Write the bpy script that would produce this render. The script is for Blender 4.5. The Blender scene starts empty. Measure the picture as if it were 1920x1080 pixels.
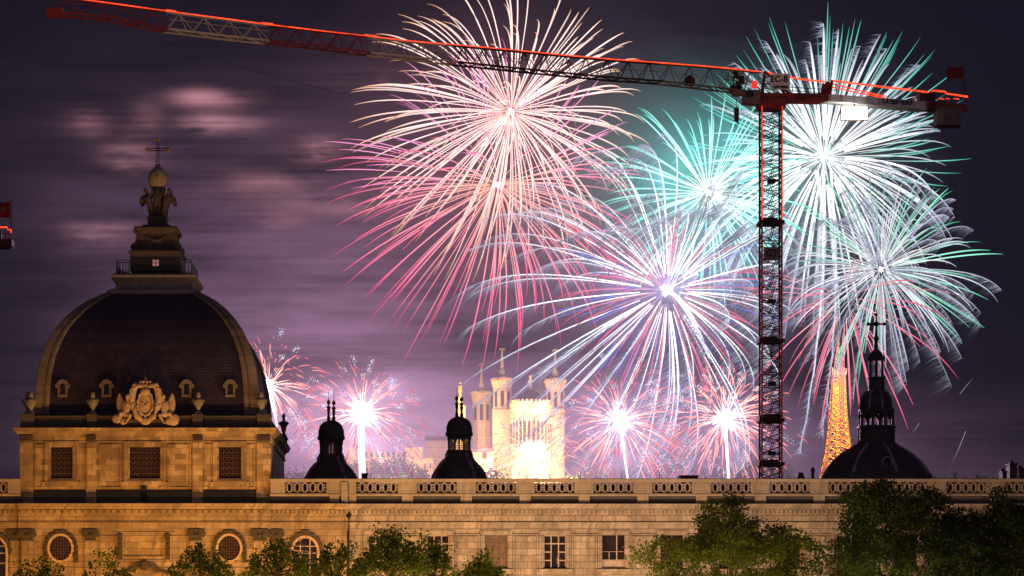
import bpy, bmesh, math, random
import numpy as np
from mathutils import Vector, Matrix
random.seed(7)
rng = np.random.default_rng(7)
PI = math.pi
S = bpy.context.scene
COL = S.collection

# ------------------------------------------------------------------ camera, sky, exposure
# the camera stands 250 m from the facade (across the river), 8 m above ground, level, with a shifted lens
HZ, CX = 1240.0, 800.0            # horizon row / axis column of the photograph
def X(px, d=250.0): return (px - CX) * 2e-4 * d
def Z(py, d=250.0): return 8.0 + (HZ - py) * 2e-4 * d
def P(px, py, d): return Vector((X(px, d), d - 250.0, Z(py, d)))
cam_d = bpy.data.cameras.new('camera'); cam = bpy.data.objects.new('camera', cam_d); COL.objects.link(cam)
cam.location = (0, -250, 8); cam.rotation_euler = (PI/2, 0, 0)
cam_d.sensor_width = 36; cam_d.lens = 36 / 0.384
cam_d.shift_x = (960 - CX) / 1920; cam_d.shift_y = (HZ - 540) / 1920
cam_d.clip_start = 1; cam_d.clip_end = 6000
S.camera = cam
S.view_settings.view_transform = 'Standard'; S.view_settings.look = 'None'
S.view_settings.exposure = 0; S.view_settings.gamma = 1; S.view_settings.use_curve_mapping = False
S.render.engine = 'CYCLES'
S.cycles.use_denoising = True
S.cycles.max_bounces = 5; S.cycles.diffuse_bounces = 2; S.cycles.glossy_bounces = 2
S.cycles.transmission_bounces = 3; S.cycles.transparent_max_bounces = 8; S.cycles.volume_bounces = 0
S.cycles.sample_clamp_indirect = 1.5
S.cycles.caustics_reflective = False; S.cycles.caustics_refractive = False

class NT:
    """tiny node-tree helper"""
    def __init__(s, tree): s.t = tree; s.t.nodes.clear()
    def n(s, typ, **kw):
        x = s.t.nodes.new(typ)
        for k, v in kw.items(): setattr(x, k, v)
        return x
    def l(s, a, b): s.t.links.new(a, b)
    def put(s, sock, v):
        if hasattr(v, 'is_output'): s.l(v, sock)
        else: sock.default_value = v
    def math(s, op, a, b=0.0, clamp=False):
        x = s.n('ShaderNodeMath', operation=op); x.use_clamp = clamp
        s.put(x.inputs[0], a); s.put(x.inputs[1], b); return x.outputs[0]
    def comb(s, x, y, z):
        c = s.n('ShaderNodeCombineXYZ')
        for i, v in enumerate((x, y, z)): s.put(c.inputs[i], v)
        return c.outputs[0]
    def sep(s, v):
        c = s.n('ShaderNodeSeparateXYZ'); s.l(v, c.inputs[0]); return c.outputs
    def mix(s, f, a, b, mode='MIX'):
        m = s.n('ShaderNodeMix', data_type='RGBA', blend_type=mode)
        s.put(m.inputs[0], f); s.put(m.inputs[6], a); s.put(m.inputs[7], b); return m.outputs[2]
    def noise(s, v, scale, detail=4, rough=.55):
        m = s.n('ShaderNodeTexNoise'); s.l(v, m.inputs['Vector'])
        m.inputs['Scale'].default_value = scale; m.inputs['Detail'].default_value = detail
        m.inputs['Roughness'].default_value = rough; return m.outputs['Fac']
    def ramp(s, f, stops, interp='LINEAR'):
        r = s.n('ShaderNodeValToRGB'); s.l(f, r.inputs[0]); e = r.color_ramp.elements
        r.color_ramp.interpolation = interp
        while len(e) < len(stops): e.new(.5)
        for el, (p, c) in zip(e, stops):
            el.position = p; el.color = (*c, 1) if len(c) == 3 else c
        return r.outputs[0]
    def rng(s, f, a, b, c, d):
        m = s.n('ShaderNodeMapRange'); s.put(m.inputs[0], f)
        for i, v in enumerate((a, b, c, d)): s.put(m.inputs[i+1], v)
        return m.outputs[0]
    def gauss(s, u, v, u0, v0, su, sv):
        a = s.math('DIVIDE', s.math('SUBTRACT', u, u0), su); b = s.math('DIVIDE', s.math('SUBTRACT', v, v0), sv)
        q = s.math('ADD', s.math('MULTIPLY', a, a), s.math('MULTIPLY', b, b))
        return s.math('EXPONENT', s.math('MULTIPLY', q, -1.0))

# night sky: navy, with wind-drawn cloud lit mauve by the town and the display (a function of direction only)
W = bpy.data.worlds.new('World'); S.world = W; W.use_nodes = True
k = NT(W.node_tree)
tc = k.n('ShaderNodeTexCoord'); xyz = k.sep(tc.outputs['Generated'])
yy = k.math('MAXIMUM', xyz[1], .05)
u = k.math('DIVIDE', xyz[0], yy); v = k.math('DIVIDE', xyz[2], yy)
def UV(px, py): return (px - CX) * 2e-4, (HZ - py) * 2e-4
def blob(px, py, sx, sy): return k.gauss(u, v, *UV(px, py), sx * 2e-4, sy * 2e-4)
drift = k.comb(k.math('ADD', k.math('MULTIPLY', u, 17.0), k.math('MULTIPLY', v, 4.0)), k.math('MULTIPLY', v, 78.0), 0.3)
streak = k.comb(k.math('MULTIPLY', u, 10.0), k.math('MULTIPLY', v, 520.0), 1.7)
n1 = k.noise(drift, 1.0, 4, .5); n2 = k.noise(streak, 1.0, 3, .5)
cloud = k.math('ADD', k.math('MULTIPLY', k.rng(n1, .32, .68, .35, 1.15), .85), k.math('MULTIPLY', k.rng(n2, .3, .7, -.08, .16), 1.0))
body = k.math('ADD', k.math('MULTIPLY', blob(620, 650, 370, 270), 1.0), k.math('MULTIPLY', blob(1230, 910, 560, 150), .85))
body = k.math('ADD', body, k.math('MULTIPLY', blob(1050, 140, 420, 180), .10))
body = k.math('ADD', body, k.math('MULTIPLY', blob(330, 330, 330, 210), .22))
body = k.math('ADD', body, k.math('MULTIPLY', blob(640, 880, 400, 190), 1.35))
puffv = k.comb(k.math('MULTIPLY', u, 26.0), k.math('MULTIPLY', v, 62.0), 4.4)
puffs = None
for (px, py, sx, sy, a) in ((368,183,46,15,1.1),(425,188,55,16,.55),(388,231,44,16,1.1),(455,234,60,14,.5),(165,228,40,26,.55),(268,228,34,34,.45),
                            (238,297,48,26,.8),(592,282,46,20,.95),(600,300,24,30,.4),(500,340,70,17,.75),(520,414,46,13,.7),
                            (180,447,56,16,.7),(200,424,90,12,.5),(560,370,120,26,.3),(650,390,90,20,.35),(700,150,120,22,.25)):
    b = k.math('MULTIPLY', blob(px, py, sx, sy), a); puffs = b if puffs is None else k.math('ADD', puffs, b)
puffs = k.math('MULTIPLY', k.math('MULTIPLY', puffs, .8), k.math('ADD', k.rng(k.noise(puffv, 1.0, 4, .6), .38, .62, .05, 1.05), k.rng(n2, .35, .65, -.15, .25)))
base = (.0020, .0027, .0078, 1)
c = k.mix(k.math('MULTIPLY', body, cloud), (0, 0, 0, 1), (.185, .098, .165, 1)); k.t.nodes[-1].clamp_factor = False
p = k.mix(puffs, (0, 0, 0, 1), (.34, .150, .170, 1)); k.t.nodes[-1].clamp_factor = False
tot = k.mix(1.0, k.mix(1.0, base, c, 'ADD'), p, 'ADD')
# the sky over the city behind the camera glows mauve from the town lights
tot = k.mix(1.0, tot, k.mix(k.math('MULTIPLY', k.rng(xyz[1], -.35, .02, 1, 0), k.rng(xyz[2], -.05, .9, 1, .35)), (0, 0, 0, 1), (.095, .066, .108, 1)), 'ADD')
bg = k.n('ShaderNodeBackground'); k.l(tot, bg.inputs[0]); bg.inputs[1].default_value = 1.35
k.l(bg.outputs[0], k.n('ShaderNodeOutputWorld').inputs[0])

# ------------------------------------------------------------------ mesh building
class MB:
    def __init__(s): s.v = []; s.f = []; s.a = []
    def quad(s, *pts):
        i = len(s.v); s.v += [tuple(p) for p in pts]; s.f.append(tuple(range(i, i + len(pts))))
    def grid(s, rows, close=False, capa=False, capb=False):
        i = len(s.v); n = len(rows[0])
        for r in rows: s.v += [tuple(p) for p in r]
        for a in range(len(rows) - 1):
            for b in range(n if close else n - 1):
                c = (b + 1) % n
                s.f.append((i + a*n + b, i + a*n + c, i + (a+1)*n + c, i + (a+1)*n + b))
        if capa: s.f.append(tuple(i + b for b in range(n))[::-1])
        if capb: s.f.append(tuple(i + (len(rows)-1)*n + b for b in range(n)))
    def box(s, x0, x1, y0, y1, z0, z1):
        s.grid([[(x0,y0,z0),(x1,y0,z0),(x1,y1,z0),(x0,y1,z0)], [(x0,y0,z1),(x1,y0,z1),(x1,y1,z1),(x0,y1,z1)]], True, True, True)
    def bpx(s, p0, p1, y0, y1, t, b, d=250.0): s.box(X(p0,d), X(p1,d), y0, y1, Z(b,d), Z(t,d))
    def ring(s, c, ax, r, n, ph=0.0):
        ax = Vector(ax).normalized(); u = ax.cross(Vector((0,0,1)) if abs(ax.z) < .9 else Vector((0,1,0))).normalized(); w = ax.cross(u)
        return [Vector(c) + (u*math.cos(2*PI*q/n+ph) + w*math.sin(2*PI*q/n+ph))*r for q in range(n)]
    def tube(s, a, b, r, n=5, r2=None):
        a, b = Vector(a), Vector(b); d = b - a
        if d.length < 1e-6: return
        s.grid([s.ring(a, d, r, n, PI/n), s.ring(b, d, r if r2 is None else r2, n, PI/n)], True, True, True)
    def path(s, pts, radii, n=4):
        rows = []
        for i, q in enumerate(pts):
            d = Vector(pts[min(i+1, len(pts)-1)]) - Vector(pts[max(i-1, 0)])
            if d.length < 1e-9: d = Vector((0,0,1))
            rows.append(s.ring(q, d, radii[i] if hasattr(radii, '__len__') else radii, n))
        s.grid(rows, True, True, True)
    def lathe(s, c, prof, n=24, sq=None, ph=0.0, sx=1.0, sy=1.0):
        c = Vector(c); rows = []
        for (r, z) in prof:
            rows.append([(c.x + r*math.cos(2*PI*q/n+ph)*sx, c.y + r*math.sin(2*PI*q/n+ph)*sy, c.z + z) for q in range(n)])
        s.grid(rows, True, True, True)
    def square(s, cx, cy, prof, ry=1.0):
        """stack of square courses: prof = [(half width, z)]"""
        rows = [[(cx-h,cy-h*ry,z),(cx+h,cy-h*ry,z),(cx+h,cy+h*ry,z),(cx-h,cy+h*ry,z)] for h, z in prof]
        s.grid(rows, True, True, True)
    def ball(s, c, r, n=10, m=7, sc=(1,1,1)):
        c = Vector(c); rows = []
        for a in range(m + 1):
            t = PI*a/m; rr = max(math.sin(t), .02)*r; z = -math.cos(t)*r
            rows.append([(c.x + rr*math.cos(2*PI*q/n)*sc[0], c.y + rr*math.sin(2*PI*q/n)*sc[1], c.z + z*sc[2]) for q in range(n)])
        s.grid(rows, True, True, True)
    def capsule(s, a, b, r0, r1):
        a, b = Vector(a), Vector(b)
        s.ball(a, r0, 8, 6); s.ball(b, r1, 8, 6); s.tube(a, b, r0, 8, r1)
    def extrude(s, prof, x0, x1):
        """prof = [(y, z)] closed polygon swept along x"""
        rows = [[(x0, y, z) for y, z in prof], [(x1, y, z) for y, z in prof]]; s.grid(rows, True, True, True)
    def disc(s, c, rx, rz, y0, y1, n=32, a0=0, a1=2*PI):
        rows = []
        for y in (y1, y0): rows.append([(c[0] + rx*math.cos(a0+(a1-a0)*q/n), y, c[1] + rz*math.sin(a0+(a1-a0)*q/n)) for q in range(n)])
        s.grid(rows, True, True, True)
    def annulus(s, c, ri, ro, y0, y1, n=32, a0=0.0, a1=2*PI, lump=0.0, nl=12):
        """upright ring (front at y0, back at y1) around c = (x, z); ri, ro = (rx, rz)"""
        full = a1 - a0 > 2*PI - .01; m = n if full else n + 1; rows = []
        for q in range(m):
            a = a0 + (a1-a0)*q/n; ca, sa = math.cos(a), math.sin(a); g = 1 + lump*math.sin(a*nl)
            rows.append([(c[0]+ri[0]*ca, y1, c[1]+ri[1]*sa), (c[0]+ri[0]*ca, y0, c[1]+ri[1]*sa),
                         (c[0]+ro[0]*g*ca, y0, c[1]+ro[1]*g*sa), (c[0]+ro[0]*g*ca, y1, c[1]+ro[1]*g*sa)])
        if full: rows.append(rows[0]); s.grid(rows, True)
        else: s.grid(rows, True, True, True)
    def frame(s, x0, x1, z0, z1, w, y0, y1, wb=None):
        wb = w if wb is None else wb
        s.box(x0, x1, y0, y1, z1-w, z1); s.box(x0, x1, y0, y1, z0, z0+wb)
        s.box(x0, x0+w, y0, y1, z0+wb, z1-w); s.box(x1-w, x1, y0, y1, z0+wb, z1-w)
    def wall(s, x0, x1, y, z0, z1, holes, depth=.5):
        xs = sorted({x0, x1, *[h[0] for h in holes], *[h[1] for h in holes]}); zs = sorted({z0, z1, *[h[2] for h in holes], *[h[3] for h in holes]})
        for a, b in zip(xs, xs[1:]):
            for c, d in zip(zs, zs[1:]):
                mx, mz = (a+b)/2, (c+d)/2
                if any(h[0] < mx < h[1] and h[2] < mz < h[3] for h in holes): continue
                s.quad((a,y,c),(b,y,c),(b,y,d),(a,y,d))
        for (a, b, c, d) in holes:
            s.quad((a,y,c),(a,y,d),(a,y+depth,d),(a,y+depth,c)); s.quad((b,y,d),(b,y,c),(b,y+depth,c),(b,y+depth,d))
            s.quad((a,y,c),(a,y+depth,c),(b,y+depth,c),(b,y,c)); s.quad((a,y,d),(b,y,d),(b,y+depth,d),(a,y+depth,d))
    def build(s, name, mat, parent=None, smooth=False, attr=None):
        me = bpy.data.meshes.new(name); me.from_pydata([tuple(q) for q in s.v], [], s.f)
        if attr is not None:
            at = me.attributes.new('age', 'FLOAT', 'POINT'); at.data.foreach_set('value', np.asarray(attr, dtype=np.float32))
        me.materials.append(mat)
        if smooth: me.polygons.foreach_set('use_smooth', [True]*len(me.polygons))
        o = bpy.data.objects.new(name, me); COL.objects.link(o)
        if parent: adopt(o, parent)
        return o
def adopt(o, parent):
    o.parent = parent; o.matrix_parent_inverse = world_of(parent).inverted(); return o
def world_of(o):
    m = Matrix.Translation(o.location)
    return (world_of(o.parent) @ o.matrix_parent_inverse @ m) if o.parent else m
def fix_normals(o):
    bm = bmesh.new(); bm.from_mesh(o.data); bmesh.ops.recalc_face_normals(bm, faces=bm.faces); bm.to_mesh(o.data); bm.free(); return o
def thing(name, label, cat, loc=(0,0,0), group=None):
    o = bpy.data.objects.new(name, None); COL.objects.link(o); o.location = loc; o.empty_display_size = .5
    return tag(o, label, cat, group)
def tag(o, label=None, cat=None, group=None, kind=None):
    for a, b in (('label', label), ('category', cat), ('group', group), ('kind', kind)):
        if b: o[a] = b
    return o
def remesh(o, vox):
    m = o.modifiers.new('remesh', 'REMESH'); m.mode = 'VOXEL'; m.voxel_size = vox; m.use_smooth_shade = True
    sm = o.modifiers.new('smooth', 'SMOOTH'); sm.factor = .5; sm.iterations = 3; return o
def text_mesh(name, body, size, mat, loc, parent, depth=.01, sx=1.0):
    cu = bpy.data.curves.new(name, 'FONT'); cu.body = body; cu.size = size; cu.align_x = 'CENTER'; cu.align_y = 'CENTER'; cu.extrude = depth; cu.offset = .022
    t = bpy.data.objects.new(name, cu); COL.objects.link(t); bpy.context.view_layer.update()
    me = bpy.data.meshes.new_from_object(t.evaluated_get(bpy.context.evaluated_depsgraph_get())); bpy.data.objects.remove(t)
    for q in me.vertices: x, y, z = q.co; q.co = (loc[0] + x*sx, loc[1] - z, loc[2] + y)
    me.materials.clear(); me.materials.append(mat)
    o = bpy.data.objects.new(name, me); COL.objects.link(o); adopt(o, parent); return o

# ------------------------------------------------------------------ materials
def principled(name, rough=.8, metal=0.0):
    m = bpy.data.materials.new(name); m.use_nodes = True; k = NT(m.node_tree)
    b = k.n('ShaderNodeBsdfPrincipled'); b.inputs['Roughness'].default_value = rough; b.inputs['Metallic'].default_value = metal
    b.inputs['Specular IOR Level'].default_value = .3
    k.l(b.outputs[0], k.n('ShaderNodeOutputMaterial').inputs[0]); return m, k, b
def stone(name, c1, c2, mortar, bw=1.3, bh=.5, stain=.6, patch=.5, joint=.012, dirt=(.10,.085,.07)):
    m, k, b = principled(name, .9)
    tc = k.n('ShaderNodeTexCoord'); xyz = k.sep(tc.outputs['Object'])
    flat = k.comb(k.math('ADD', xyz[0], xyz[1]), xyz[2], 0.0)
    br = k.n('ShaderNodeTexBrick'); k.l(flat, br.inputs['Vector'])
    br.inputs['Scale'].default_value = 1; br.inputs['Brick Width'].default_value = bw; br.inputs['Row Height'].default_value = bh
    br.inputs['Mortar Size'].default_value = joint; br.inputs['Mortar Smooth'].default_value = .3; br.inputs['Bias'].default_value = 0
    br.inputs['Color1'].default_value = (*c1, 1); br.inputs['Color2'].default_value = (*c2, 1); br.inputs['Mortar'].default_value = (*mortar, 1)
    big = k.noise(tc.outputs['Object'], .35, 5, .6); fine = k.noise(tc.outputs['Object'], 5.0, 4, .65)
    run = k.noise(k.comb(k.math('MULTIPLY', k.math('ADD', xyz[0], xyz[1]), 2.6), k.math('MULTIPLY', xyz[2], .22), .5), 1.0, 4, .6)
    med = k.noise(tc.outputs['Object'], 1.3, 5, .65)
    c = k.mix(k.math('MULTIPLY', k.rng(big, .42, .66, 0, 1), patch), br.outputs['Color'], (*dirt, 1))
    c = k.mix(k.math('MULTIPLY', k.rng(med, .5, .68, 0, .8), patch), c, (*[q*.8 for q in dirt], 1))
    c = k.mix(k.math('MULTIPLY', k.rng(run, .52, .70, 0, 1), stain), c, (*dirt, 1))
    c = k.mix(k.rng(fine, .3, .75, .45, 0), c, (*[q*.55 for q in c1], 1))
    k.l(c, b.inputs['Base Color'])
    bp = k.n('ShaderNodeBump'); bp.inputs['Strength'].default_value = .5; bp.inputs['Distance'].default_value = .04
    k.l(k.math('ADD', fine, k.math('MULTIPLY', br.outputs['Fac'], -1.0)), bp.inputs['Height']); k.l(bp.outputs[0], b.inputs['Normal'])
    return m
def plain(name, c, rough=.7, metal=0.0, var=.35, scale=3.0):
    m, k, b = principled(name, rough, metal); tc = k.n('ShaderNodeTexCoord')
    f = k.noise(tc.outputs['Object'], scale, 5, .6)
    k.l(k.mix(k.rng(f, .3, .7, 0, 1), (*[q*(1-var) for q in c], 1), (*[min(1, q*(1+var*.5)) for q in c], 1)), b.inputs['Base Color']); return m
def emit(name, c, s):
    m = bpy.data.materials.new(name); m.use_nodes = True; k = NT(m.node_tree); e = k.n('ShaderNodeEmission')
    e.inputs[0].default_value = (*c, 1); e.inputs[1].default_value = s
    k.l(e.outputs[0], k.n('ShaderNodeOutputMaterial').inputs[0]); m.cycles.emission_sampling = 'NONE'; return m
def trail_mat(name, stops, s0, s1):
    """light of a burning star: its colour and strength change with its age along the flight"""
    m = bpy.data.materials.new(name); m.use_nodes = True; k = NT(m.node_tree); e = k.n('ShaderNodeEmission')
    a = k.n('ShaderNodeAttribute', attribute_name='age')
    k.l(k.ramp(a.outputs['Fac'], stops), e.inputs[0]); k.l(k.math('MULTIPLY', k.rng(a.outputs['Fac'], 0, 1, s0, s1), k.rng(k.n('ShaderNodeObjectInfo').outputs['Random'], 0, 1, .62, 1.2)), e.inputs[1])
    k.l(e.outputs[0], k.n('ShaderNodeOutputMaterial').inputs[0]); m.cycles.emission_sampling = 'NONE'; return m

ST_ATTIC = stone('patched_golden_stone', (.64,.46,.24), (.20,.135,.065), (.06,.04,.02), 1.0, .52, .8, .65, .012, (.12,.078,.038))
ST_CORN = stone('weathered_cornice_stone', (.50,.365,.21), (.31,.22,.125), (.06,.042,.025), 1.5, .60, .8, .6, .024, (.11,.078,.045))
ST_WING = stone('pale_ashlar_stone', (.50,.41,.31), (.33,.26,.185), (.06,.048,.035), 1.25, .62, .75, .5, .026)
ST_BAL = stone('balustrade_stone', (.42,.345,.26), (.36,.29,.215), (.2,.16,.12), 2.4, 4.0, .5, .35, .012)
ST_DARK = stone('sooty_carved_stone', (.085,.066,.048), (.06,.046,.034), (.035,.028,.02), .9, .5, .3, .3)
ST_DOME = stone('dome_rib_stone', (.25,.205,.155), (.185,.15,.115), (.06,.05,.04), 9.0, .95, .6, .5, .035)
ST_LANT = stone('lantern_stone', (.10,.078,.058), (.07,.055,.042), (.04,.032,.025), 1.6, .6, .6, .5)
ST_CREAM = plain('carved_cream_stone', (.52,.37,.21), .85, 0, .45, 4.0)
ST_URN = plain('lichened_urn_stone', (.24,.23,.15), .9, 0, .5, 6.0)
LEAD = stone('dark_plinth_lead', (.085,.075,.07), (.065,.057,.055), (.04,.035,.03), 1.1, 2.0, .5, .4)
SLATE = stone('dome_slate', (.050,.036,.085), (.024,.017,.042), (.009,.007,.015), .55, .30, .7, .6, .035, (.009,.0065,.014))
ROOF = plain('black_roof_lead', (.052,.040,.048), .42, 0, .6, .8)
ROOFRIB = plain('grey_lead_rib', (.30,.25,.27), .5, 0, .4, .8)
IRON = plain('black_iron', (.012,.010,.012), .5, .5, .3)
GILT = plain('worn_gilding', (.45,.28,.07), .4, .7, .3)
GLASS = plain('dark_window_glass', (.020,.014,.014), .15, 0, .5, .8)
GRILLE = plain('rusty_window_lattice', (.115,.055,.030), .8, 0, .4, 4)
SASH = plain('pale_window_paint', (.42,.33,.27), .7, 0, .3, 3)
SHUTTER = plain('brown_roller_blind', (.16,.105,.075), .8, 0, .3, 2)
PANEW = emit('lit_lantern_pane', (.75,.30,.28), .42)

# ------------------------------------------------------------------ light of the quay lamps (sodium at the domed end, paler along the wing)
def lamp(name, loc, power, color, size=.4):
    l = bpy.data.lights.new(name, 'POINT'); l.energy = power; l.color = color; l.shadow_soft_size = size
    o = bpy.data.objects.new(name, l); COL.objects.link(o); o.location = loc; return o
QY = -21.0
for px, e, c in ((-120, 3900, (1,.385,.045)), (95, 9300, (1,.415,.05)), (345, 9900, (1,.42,.055)), (585, 8500, (1,.45,.10)), (790, 8600, (1,.57,.27)),
                 (1010, 11400, (1,.61,.36)), (1215, 9800, (1,.62,.38)), (1430, 5400, (1,.62,.40)), (1650, 1900, (1,.62,.38)), (1880, 1100, (1,.62,.38))):
    lamp('street_lamp_light', (X(px, 229), QY, 9.0), e, c, .4)
for px, e, g in ((20, 1800, .50), (240, 1900, .50), (460, 2800, .52), (680, 4200, .58), (900, 3800, .62), (1130, 3000, .64), (1330, 5000, .68), (1480, 3400, .68), (1640, 2900, .68), (1830, 2000, .68)):   # the lamps of the river quay
    lamp('quay_lamp_light', (X(px, 209), -41, 7.5), e, (1,g,(g-.38)*1.0), .5)
# ------------------------------------------------------------------ ground
G = MB(); G.quad((-1500,-400,0),(1500,-400,0),(1500,3000,0),(-1500,3000,0))
tag(G.build('ground', plain('dark_ground', (.06,.055,.05), .9)), kind='structure')
G = MB(); G.quad((-400,-235,.02),(400,-235,.02),(400,-45,.02),(-400,-45,.02))
tag(G.build('river_water', plain('dark_river_water', (.01,.012,.015), .08)), kind='structure')
G = MB(); G.box(-400,400,-45,-40,-.5,1.2)
tag(G.build('quay_kerb', stone('quay_stone', (.3,.27,.22), (.25,.22,.18), (.1,.09,.08))), kind='structure')
G = MB(); G.quad((-400,-34,.02),(400,-34,.02),(400,-7,.02),(-400,-7,.02))
tag(G.build('road', plain('asphalt', (.05,.05,.05), .85)), kind='structure')
# wooded hill behind the town
G = MB(); rows = []
for j in range(13):
    y = 560 + j*70; row = []
    for i in range(61):
        x = -500 + i*18; t = min(1, max(0, (y - 640)/480)); t = t*t*(3-2*t)
        prof = 74 + 9*math.sin(x*.011+.6) - 22*max(0, (x-190)/260)
        row.append((x, y, -.5 + prof*t + (3*math.sin(x*.13)*math.cos(y*.09))*t))
    rows.append(row)
G.grid(rows)
tag(G.build('hill', plain('wooded_hillside', (.022,.026,.016), .95, 0, .5, .05), smooth=True), kind='structure')

# ------------------------------------------------------------------ long riverside building
wing = thing('riverside_building', 'long pale stone building running below the dome, with a pierced balustrade along its roof', 'building', (0, 8, 0))
PA, PB, PC = 0.0, .55, .30          # front planes: avant-corps under the dome, wing, link bay
L0, L1, R0, R1 = X(38), X(505), X(651), X(2300)
WIN = [711 + 110*i for i in range(13)]
wz0, wz1 = Z(1066), Z(1003)
def wpx(c): return X(c-21), X(c+21)
m = MB()
m.wall(L0, L1, PA, 0, Z(995), [(X(233), X(307), Z(1044), Z(1006))], .12)
m.quad((X(233),PA+.12,Z(1044)),(X(307),PA+.12,Z(1044)),(X(307),PA+.12,Z(1006)),(X(233),PA+.12,Z(1006)))
m.build('pavilion_wall', ST_CORN, wing)
m = MB(); m.wall(X(-400), L0, PC, 0, Z(995), [], .3); m.build('link_wall', ST_CORN, wing)
m = MB(); m.wall(L1, R0, PC, 0, Z(995), [], .3)
m.quad((L1,PA,0),(L1,PC,0),(L1,PC,Z(995)),(L1,PA,Z(995))); m.build('link_wall', ST_CORN, wing)
m = MB(); m.wall(R0, R1, PB, 0, Z(995), [(*wpx(c), wz0, wz1) for c in WIN], .45)
m.quad((R0,PC,0),(R0,PB,0),(R0,PB,Z(995)),(R0,PC,Z(995)))
m.box(X(-400), R1, 14, 14.5, 0, 22.2); m.box(X(-400), R1, 2.6, 14.4, 22.2, 22.6)   # rear wall and terrace
m.build('wall', ST_WING, wing)
def entab(y, rich):
    o = lambda q, py: (y - q, Z(py))
    return [(y+1.6, Z(996)), o(.10,996), o(.10,992.5), o(.15,992.5), o(.15,986), o(.21,986), o(.21,981.5), o(.34,980.5), o(.34,978.5), o(.14,977.5),
            o(.14,966), o(.26,965), o(.26,955.8), o(.62,955), o(.70,951), o(.88,949.5), o(.95,945), (y+1.6, Z(944.6))]
for (a, b, y, mat) in ((X(-400), L0-.15, PC, ST_CORN), (L0-.15, L1+.15, PA, ST_CORN), (L1+.15, R0+.1, PC, ST_CORN), (R0+.1, R1, PB, ST_WING)):
    m = MB(); m.extrude(entab(y, True), a, b)
    step = .66 if y == PA else .42; w = .36 if y == PA else .26
    if y == PA: x = a + .25
    else: x = a + .2
    while x < b - w:
        m.box(x, x+w, y-.26-(.24 if y == PA else .16), y-.2, Z(963.6), Z(956.2)); x += step
    fix_normals(m.build('entablature', mat, wing))
# pilasters with Ionic capitals
def capital(px0, px1, y, par):
    a, b = X(px0), X(px1); w = b - a; m = MB()
    m.box(a-.22, b+.22, y-.42, y, Z(995.6), Z(992.7)); m.box(a+.02, b-.02, y-.3, y, Z(1013), Z(995.6))
    for cx in (a-.02, b+.02): 
        m.disc((cx, Z(1001)), .33, .33, y-.46, y-.05, 14); m.disc((cx, Z(1001)), .14, .14, y-.52, y-.4, 10)
    for q in range(3): m.ball((a + w*(q+.5)/3, y-.34, Z(1003.5)), .15, 8, 6)
    m.path([(a-.05, y-.36, Z(1000)), (a+w*.3, y-.4, Z(1004.5)), (a+w*.7, y-.4, Z(1004.5)), (b+.05, y-.36, Z(1000))], .11, 6)
    m.box(a-.06, b+.06, y-.36, y, Z(1014), Z(1012.4))
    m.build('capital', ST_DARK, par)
for a, b, y in ((18,36,PC), (41,62,PA), (160,180,PA), (357,379,PA), (476,500,PA), (509,526,PC)):
    m = MB(); m.box(X(a), X(b), y-.22, y, 0, Z(995.6)); p = m.build('pilaster', ST_CORN, wing); capital(a, b, y, p)
# oval windows with carved surrounds
def oval(cx, cy, rx, rz, y):
    c = (X(cx), Z(cy)); q = .05
    m = MB(); m.disc(c, rx*q, rz*q, y-.05, y, 36); w = m.build('oval_window', GLASS, wing)
    m = MB(); m.annulus(c, (rx*q, rz*q), ((rx+4.6)*q, (rz+4.6)*q), y-.22, y, 40); m.build('frame', ST_CREAM, w)
    m = MB(); m.annulus(c, ((rx+5.2)*q, (rz+5)*q), ((rx+11)*q, (rz+11)*q), y-.26, y, 60, -.5, PI+.5, .05, 17)
    for i in range(13):
        a = -.35 + (PI+.7)*i/12; m.ball((c[0]+(rx+8.5)*q*math.cos(a), y-.28, c[1]+(rz+8.5)*q*math.sin(a)), .14+.05*random.random(), 8, 6)
    m.box(c[0]-.5, c[0]+.5, y-.36, y, c[1]+(rz+5)*q, c[1]+(rz+11.5)*q)
    for sgn in (-1, 1): m.box(c[0]+sgn*(rx+8)*q-.2, c[0]+sgn*(rx+8)*q+.2, y-.2, y, c[1]-(rz+4)*q, c[1]-2*q)
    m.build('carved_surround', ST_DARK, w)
    m = MB()
    for i in range(-3, 4):
        t = i/4*.95; h = math.sqrt(1-t*t)
        m.box(c[0]+t*rx*q-.02, c[0]+t*rx*q+.02, y-.10, y-.06, c[1]-h*rz*q, c[1]+h*rz*q)
        m.box(c[0]-h*rx*q, c[0]+h*rx*q, y-.095, y-.065, c[1]+t*rz*q-.02, c[1]+t*rz*q+.02)
    m.build('grille', GRILLE, w)
oval(114, 1028, 20.5, 23, PA); oval(430, 1028, 20.5, 23, PA)
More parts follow.
